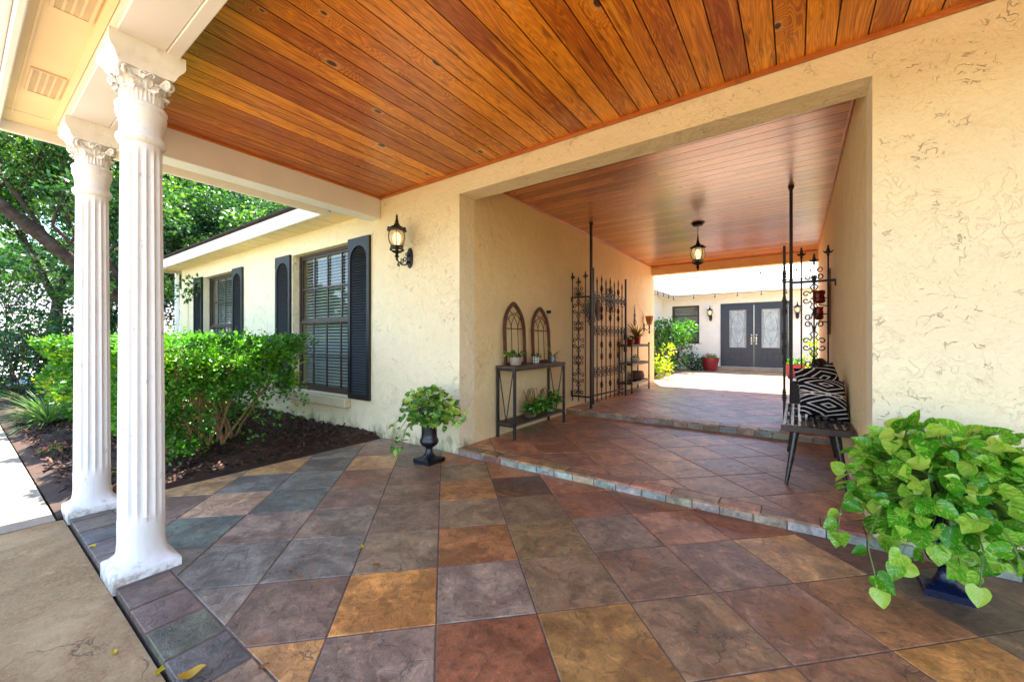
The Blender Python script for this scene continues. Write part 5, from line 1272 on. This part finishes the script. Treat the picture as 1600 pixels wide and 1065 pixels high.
# ---------------------------------------------------------------- trees
def tree(loc, H, R, label, seed, n=15000, size=.15, mat='lf_oak', lean=(0, 0), trunk=.18, path=None, name='tree', zlow=.25, cat='tree', group='trees beyond the hedge', zs=.8):
    e = empty(name, loc); tag(e, label, cat, group)
    rr = random.Random(seed); r = np.random.RandomState(seed); b = MB(); tips = []
    def grow(p, d, L, rad, depth):
        pts = [p]; n_ = 5; q = p.copy(); dd = d.copy()
        for i in range(n_):
            dd = (dd+Vector((rr.uniform(-1, 1), rr.uniform(-1, 1), rr.uniform(-.4, .8)))*.16).normalized(); q = q+dd*L/n_; pts.append(q.copy())
        b.tube(pts, [rad*(1-.45*i/n_) for i in range(n_+1)], 8 if depth > 2 else 5, cap=False)
        if depth <= 2: tips.append((pts[3], L)); tips.append((pts[-1], L))
        if depth:
            for k in range(3 if depth > 1 else 4):
                a = rr.uniform(0, 6.28); sp = rr.uniform(.5, .95); nd = (dd*(1-sp*.4)+Vector((math.cos(a), math.sin(a), rr.uniform(-.1, .5)))*sp).normalized()
                grow(pts[rr.choice((3, 4, 5))], nd, L*rr.uniform(.6, .78), rad*.52, depth-1)
    if path:
        pp = [Vector(q) for q in path]; b.tube(pp, [trunk*(1.15-.5*i/len(pp)) for i in range(len(pp))], 10, cap=False)
        for i in range(2, len(pp)): 
            for k in range(2): grow(pp[i], (pp[i]-pp[i-1]).normalized()*.5+Vector((rr.uniform(-.6, .6), rr.uniform(-.6, .6), rr.uniform(.2, .8))), H*.26, trunk*.4, 3)
    else: grow(Vector((0, 0, -.1)), Vector((lean[0], lean[1], 1)).normalized(), H*.36, trunk, 4)
    b.build('trunk', M['bark'], e, smooth=True)
    # leaf clusters round the branch tips, plus low clumps so the crown closes
    C = np.array([tuple(t_[0]) for t_ in tips]); C = C[r.choice(len(C), min(len(C), 150), replace=False)]
    extra = np.stack([r.uniform(-R, R, 70), r.uniform(-R, R, 70), r.uniform(H*zlow, H, 70)], 1); C = np.concatenate([C, extra])
    cs = r.uniform(.3, .8, len(C))*R*.30
    idx = r.randint(0, len(C), n); d = unit(r.normal(size=(n, 3))); q = r.random_sample(n)**.45
    pos = C[idx]+d*(q*cs[idx])[:, None]*np.array((1, 1, .7))
    rv = np.clip(r.random_sample(n)*.5+.25+.25*np.sin(idx*2.4)+.15*d[:, 2], 0, 1)
    dr = unit(d+r.normal(size=(n, 3))*.7); nn = unit(r.normal(size=(n, 3))*.8+np.array((0, 0, .7)))
    leaves_mesh('crown', M[mat], T_Q, F_Q, U_Q, pos, rots(dr, nn), r.uniform(size*.6, size*1.25, n), rv, e, smooth=False)
    return e
TR = [((-12.8, 3.4, 0), 7.5, 3.2, 'leaning dark trunked oak with open crown at the left edge', 61, 46000, .09, 'lf_tree', (.5, -.25), .14, [(0, 0, -.1), (.05, -.3, 1.0), (0, -1.0, 2.0), (.05, -2.1, 3.1), (0, -3.1, 4.1), (-.1, -3.9, 5.3)]),
      ((-16.5, 5.2, 0), 9.5, 3.6, 'tall dense oak beyond the far hedge behind the columns', 62, 60000, .10, 'lf_oak', (.1, .1), .25),
      ((-15.5, 9.0, 0), 9.5, 3.8, 'big bright green tree above the end of the house roof', 63, 55000, .10, 'lf_tree', (0, 0), .22),
      ((-13.5, 13.5, 0), 9.8, 3.8, 'shaded tree rising over the middle of the roof', 64, 38000, .11, 'lf_oak', (0, 0), .22),
      ((-18.5, 1.8, 0), 8.5, 3.4, 'light green tree filling the gap left of the far column', 65, 50000, .10, 'lf_tree', (0, .1), .2),
      ((-20.5, 10.0, 0), 12, 4.5, 'tallest tree standing furthest back over the roof corner', 66, 38000, .14, 'lf_oak', (0, 0), .25),
      ((-22.5, 3.5, 0), 10.5, 4.2, 'broad tree far behind the oaks near the road', 68, 30000, .14, 'lf_tree', (0, 0), .25),
      ((-13.2, 4.4, 0), 5.2, 2.2, 'smaller leafy tree beside the house end wall', 67, 36000, .075, 'lf_oak', (0, 0), .12)]
for a in TR: tree(*a)
def shrub(loc, R, H, n, label, seed, mat='lf_oak', size=.10, cat='shrub', group='loose shrubs beyond the bed'):
    e = empty('shrub', loc); tag(e, label, cat, group); b = MB(); rr = random.Random(seed); r = np.random.RandomState(seed)
    for k in range(9): twiggy(b, (rr.uniform(-.1, .1), rr.uniform(-.1, .1), -.05), (rr.uniform(-R, R)*.8, rr.uniform(-R, R)*.8, H*rr.uniform(.5, .85)), .014, 2, rr, .5, H*.92, (-R, R, -R, R))
    b.build('stems', M['bark'], e, smooth=True)
    m = 26; C = np.stack([r.uniform(-R, R, m), r.uniform(-R, R, m), r.uniform(.1*H, H, m)], 1); idx = r.randint(0, m, n); d = unit(r.normal(size=(n, 3)))
    pos = C[idx]+d*(r.random_sample(n)**.4*R*.42)[:, None]; pos[:, 2] = np.maximum(pos[:, 2], .03)
    leaves_mesh('foliage', M[mat], T_6, F_6, U_6, pos, rots(unit(d+r.normal(size=(n, 3))*.6), unit(r.normal(size=(n, 3))*.7+np.array((0, 0, .8)))), r.uniform(size*.6, size*1.2, n), np.clip(r.random_sample(n)*.6+.2+.2*np.sin(idx*1.9), 0, 1), e)
    return e
shrub((-12.0, .75, 0), .8, 1.5, 1300, 'thin twiggy shrub in front of the pale road at the left edge', 71, 'lf_oak', .09)
shrub((-14.6, 1.9, 0), 1.1, 1.9, 2600, 'mid green shrub behind the far hedge', 72, 'lf_tree', .10)
shrub((-15.2, .6, 0), 1.3, 3.4, 3600, 'taller airy shrub standing in front of the wire fence', 74, 'lf_oak', .10)
shrub((-15.4, 3.2, 0), 1.3, 3.6, 3800, 'tall dark shrub behind the far hedge near the oak trunk', 75, 'lf_oak', .10)
shrub((-14.3, -.3, 0), .9, 1.1, 1800, 'low green shrub against the pale road', 73, 'lf_tree', .09)
nq = 9000; fw_ = np.stack([nr.uniform(-62, -50, nq), nr.uniform(-50, 70, nq), nr.uniform(0, 1, nq)], 1); fw_[:, 2] = fw_[:, 2]**.8*(8+2.5*np.sin(fw_[:, 1]*.25)+1.2*np.sin(fw_[:, 1]*.9))
o = leaves_mesh('far_woods', M['lf_tree'], T_Q, F_Q, U_Q, fw_, rots(unit(nr.normal(size=(nq, 3))), unit(nr.normal(size=(nq, 3)))), nr.uniform(.9, 1.9, nq), nr.random_sample(nq), smooth=False); o['kind'] = 'stuff'; o['label'] = 'hazy line of woods far beyond the pale road'; o['category'] = 'woods'
# fence and a neighbouring house seen through the leaves
fe = empty('wire_fence', (-16.8, 1, 0)); tag(fe, 'thin dark metal fence along the road beyond the shrubs', 'fence')
for k in range(9):
    b = MB(); b.tube([(0, -6+k*2.2, -.1), (0, -6+k*2.2, 1.9)], .03, 8); b.build('post', M['grey_metal'], fe)
b = MB(); b.tube([(0, -6, 1.85), (0, 11.6, 1.85)], .02, 6); b.tube([(0, -6, .95), (0, 11.6, .95)], .012, 6); b.tube([(0, -6, .1), (0, 11.6, .1)], .012, 6); b.build('rail', M['grey_metal'], fe)
nh = empty('neighbour_house', (-44, 2, 0)); tag(nh, 'pale grey house across the road glimpsed through the trees', 'house')
b = MB(); wall_holes(b, 'x', 6, 6.25, -9, 9, 0, 3, [(-6, -4, 1, 2.2), (2, 4, 1, 2.2)]); b.box(-6, -9, 0, 5.9, 9, 2.9); b.build('wall', M['stucco_court'], nh)
b = MB(); b.poly([(7, -10, 2.9), (7, 10, 2.9), (0, 10, 5.2), (0, -10, 5.2)]); b.poly([(-7, 10, 2.9), (-7, -10, 2.9), (0, -10, 5.2), (0, 10, 5.2)]); b.poly([(7, 10, 2.9), (-7, 10, 2.9), (0, 10, 5.2)]); b.poly([(-7, -10, 2.9), (7, -10, 2.9), (0, -10, 5.2)]); b.build('roof', M['pewter'], nh)

# ---------------------------------------------------------------- courtyard house
CO = (0, CY, Z2)
ch = empty('courtyard_wing', CO); tag(ch, 'pale stucco wing across the courtyard with slate blue double doors', 'building')
DX0, DX1, DZ0, DZ1 = -2.06, -.14, Z2+.13, 2.36
b = MB(); wall_holes(b, 'y', CY, CY+.2, CX, 5.2, -.1, 2.9, [(DX0, DX1, DZ0, DZ1), (-3.62, -2.72, 1.02, 2.35)]); wall_holes(b, 'x', CX-.2, CX, FARY, CY+.2, -.1, 2.9, []); wall_holes(b, 'x', 5.0, 5.2, FARY, CY+.2, -.1, 2.9, [])
b.build('wall', M['stucco_court'], ch, o=CO)
b = MB(); b.box(CX, CY-.58, 2.66, 5.0, CY-.54, 2.93, bev=.01); b.box(CX+.46, FARY+.3, 2.66, CX+.50, CY-.541, 2.93, bev=.01); b.box(CX, CY-.54, 2.70, 5.0, CY, 2.73); b.box(CX, FARY+.3, 2.70, CX+.46, CY-.54, 2.73)
b.build('eave', M['white'], ch, o=CO)
b = MB(); prism(b, CX-3, 9, [(CY-.60, 2.935), (CY-.60, 2.96), (CY+4.6, 4.75), (CY+9, 3.0), (CY+9, 2.935)])
n0 = len(b.v); b.poly([(CX+.52, FARY+.3, 2.94), (CX+.52, CY, 2.94), (CX-3.5, CY+3, 4.4), (CX-3.5, FARY+.3, 4.4)]); b.build('roof', M['roof_pale'], ch, o=CO)
b = MB(); b.box(DX0-.15, CY-.30, Z2, DX1+.15, CY+.001, Z2+.125, bev=.01); b.build('threshold', M['path'], ch, o=CO)
b = MB(); b.box(DX0, CY-.02, DZ0, DX0+.05, CY+.1, DZ1); b.box(DX1-.05, CY-.02, DZ0, DX1, CY+.1, DZ1); b.box(DX0+.05, CY-.02, DZ1-.05, DX1-.05, CY+.1, DZ1); b.build('door_frame', M['door'], ch, o=CO)
t = NT('leaded_door_glass'); p = t.N('TexCoord').outputs['Object']; n = t.noise(p, 6, 3); M['leaded'] = t.out(t.ramp(n, [(.3, (.30, .36, .40)), (.7, (.46, .50, .50))]), .18, 0, t.bump(t.noise(p, 60, 2), .3, .003), .7)
for k in (0, 1):
    x0 = DX0+.052+k*.911; x1 = x0+.905; xm = (x0+x1)/2; y0 = CY+.0
    def B(b, a, c, d, e_, ya=y0, yb=y0+.045, bev=0): b.box(a, ya, c, d, yb, e_, bev=bev)
    g0, g1, gz0, gz1 = xm-.27, xm+.27, DZ0+.60, DZ1-.20
    b = MB(); B(b, x0, DZ0, g0, DZ1-.052); B(b, g1, DZ0, x1, DZ1-.052); B(b, g0, DZ0, g1, gz0); B(b, g0, gz1, g1, DZ1-.052); d_ = b.build('door', M['door'], ch, o=CO)
    loc = (-CO[0], -CO[1], -CO[2])
    def sub(b, nm, m, **kw): o = b.build(nm, M[m], d_, **kw); o.location = loc
    b = MB()
    for (a, c, w_, e_) in ((g0, gz0, g1, gz0+.025), (g0, gz1-.025, g1, gz1), (g0, gz0+.025, g0+.025, gz1-.025), (g1-.025, gz0+.025, g1, gz1-.025)): B(b, a, c, w_, e_, y0-.018, y0-.001)
    for cx_ in (xm-.16, xm+.16):
        B(b, cx_-.115, DZ0+.16, cx_+.115, DZ0+.185, y0-.014, y0-.001); B(b, cx_-.115, DZ0+.455, cx_+.115, DZ0+.48, y0-.014, y0-.001); B(b, cx_-.115, DZ0+.185, cx_-.09, DZ0+.455, y0-.014, y0-.001); B(b, cx_+.09, DZ0+.185, cx_+.115, DZ0+.455, y0-.014, y0-.001)
        B(b, cx_-.07, DZ0+.205, cx_+.07, DZ0+.435, y0-.012, y0-.001, .004)
    sub(b, 'moulding', 'door')
    b = MB(); b.box(g0+.0, y0+.012, gz0, g1, y0+.018, gz1); sub(b, 'glass', 'leaded')
    b = MB(); gx0, gx1, z0, z1 = g0+.03, g1-.03, gz0+.03, gz1-.03; zc = (z0+z1)/2; hz = (z1-z0)/2; hx = (gx1-gx0)/2; yy = y0+.008
    for f in (.92, .8): b.tube([(xm+sx*hx*f, yy, zc+sz*hz*(f+.04)) for sx, sz in ((-1, -1), (1, -1), (1, 1), (-1, 1))], .004, 4, closed=True)
    b.tube([(xm+hx*.72*math.cos(q), yy, zc+hz*.80*math.sin(q)) for q in [i*math.pi/14 for i in range(28)]], .0045, 4, closed=True)
    for f in (.55, .35, .18): b.tube([(xm+sx*hx*f*1.1, yy, zc+sz*hz*f) for sx, sz in ((-1, 0), (0, -1), (1, 0), (0, 1))], .004, 4, closed=True)
    b.tube([(xm, yy, z0), (xm, yy, zc-hz*.55)], .004, 4); b.tube([(xm, yy, zc+hz*.55), (xm, yy, z1)], .004, 4); b.tube([(gx0, yy, zc), (xm-hx*.6, yy, zc)], .004, 4); b.tube([(xm+hx*.6, yy, zc), (gx1, yy, zc)], .004, 4)
    sub(b, 'leading', 'pewter')
    hx_ = x1-.065 if k == 0 else x0+.065
    b = MB(); b.lathe([(.024, 0), (.026, .012), (.012, .022)], n=12); b.v = [(hx_+x_, y0-.001-z_, DZ0+1.03+y_) for x_, y_, z_ in b.v]
    b.tube([(hx_, y0-.005, DZ0+.93), (hx_, y0-.05, DZ0+.92), (hx_, y0-.055, DZ0+.82), (hx_, y0-.005, DZ0+.76)], .010, 6); b.box(hx_-.018, y0-.006, DZ0+.73, hx_+.018, y0-.001, DZ0+.97)
    sub(b, 'handle', 'chrome', smooth=True, auto=40)
w_ = window(ch, CO, -3.62, -2.72, 1.02, 2.35, CY+.05, 1.68, 1, fm='winframe')
for x, lab in ((-2.36, 'small black lantern left of the slate blue double doors'), (.04, 'small black lantern right of the double doors, seen through the gate')):
    wall_lantern((x, CY-.001, 1.93), 0, lab, .92, 'lanterns flanking the courtyard doors')
# string lights
M['sbulb'] = m_plain('smoked_bulb_glass', (.10, .09, .08), .15)
def string_lights(pts, n, label, drop=.07, rb=.022):
    e = empty('string_lights', pts[0]); tag(e, label, 'lights', 'string lights round the courtyard'); o = Vector(pts[0]); b = MB(); s_ = MB(); g = MB(); P = [Vector(p)-o for p in pts]
    for a, c in zip(P[:-1], P[1:]):
        L = (c-a).length; k = max(1, round(L/n)); prev = a
        for i in range(k):
            q0 = a.lerp(c, i/k); q1 = a.lerp(c, (i+1)/k); b.tube([q0.lerp(q1, t_)+Vector((0, 0, -.05*4*t_*(1-t_))) for t_ in (0, .25, .5, .75, 1)], .004, 4, cap=False)
            g = MB(); g.lathe([(.006, 0), (rb, -.025), (rb*.9, -.05), (.004, -.07)], tuple(q0-Vector((0, 0, drop))), 8); g.tube([q0, q0-Vector((0, 0, drop))], .0115, 7); g.build('bulb', M['sbulb'], e, smooth=True)
    b.build('wire', M['black_iron'], e); pass
string_lights([(CX+.53, FARY+.8, 2.66), (CX+.53, CY-.62, 2.66), (4.9, CY-.62, 2.66)], .62, 'string of small bulbs hanging under the courtyard eaves')
string_lights([(-3.2, FARY+.65, 2.74), (4.5, FARY+.65, 2.74)], .62, 'string of small bulbs crossing just outside the passage beam')
# courtyard plants
def planter(loc, r_, h, label, sq, mat, seed, fol, pink=True):
    e = empty('planter', loc); tag(e, label, 'planter', 'red planters by the courtyard doors')
    b = MB(); b.lathe([(r_*.62, 0, sq), (r_*.72, .02, sq), (r_*.95, h*.75, sq), (r_, h*.93, sq), (r_*1.05, h*.95, sq), (r_*1.05, h, sq), (r_*.93, h, sq), (r_*.85, h*.9, sq), (.02, h*.9, sq)], n=32, rot=math.pi/4); b.build('pot', M[mat], e, smooth=True, auto=35)
    plant_leaves(e, 'foliage', M['lf_hedge'], fol, (0, 0, h), (r_*1.1, r_*1.1, .16), .07, seed=seed, shell=.2)
    if pink: plant_leaves(e, 'flowers', M['lf_pink'], 110, (-.03, 0, h+.05), (r_*.8, r_*.8, .14), .05, seed=seed+1, shell=.3, up=1.3)
    return e
planter((-2.28, 14.35, Z2), .27, .42, 'round dark red planter with pink flowers left of the double doors', 0, 'red', 81, 140)
planter((-.02, 12.9, Z2), .22, .38, 'square dark red planter with leafy greens right of the double doors', 1, 'red', 83, 240, False)
def vine(loc, R, H, n, label, mat, seed, size=.09): 
    e = shrub(loc, R, H, n, label, seed, mat, size, 'shrub', 'courtyard shrubs'); e.name = 'vine_shrub'; return e
vine((-3.35, 13.6, Z2), .72, 1.55, 2600, 'dark green sprawling bougainvillea in the courtyard corner under the window', 'lf_hedge', 85, .10)
vine((-2.75, 14.2, Z2), .35, .5, 500, 'low dark green shrub at the foot of the courtyard window', 'lf_oak', 86, .08)
vine((-3.05, 10.8, Z2), .34, .85, 620, 'sunlit yellow green shrub just outside the passage wall end', 'lf_yel', 87, .10)
vine((.62, 13.3, Z2), .35, 1.1, 620, 'yellow green shrub seen through the right gate', 'lf_yel', 88, .10)
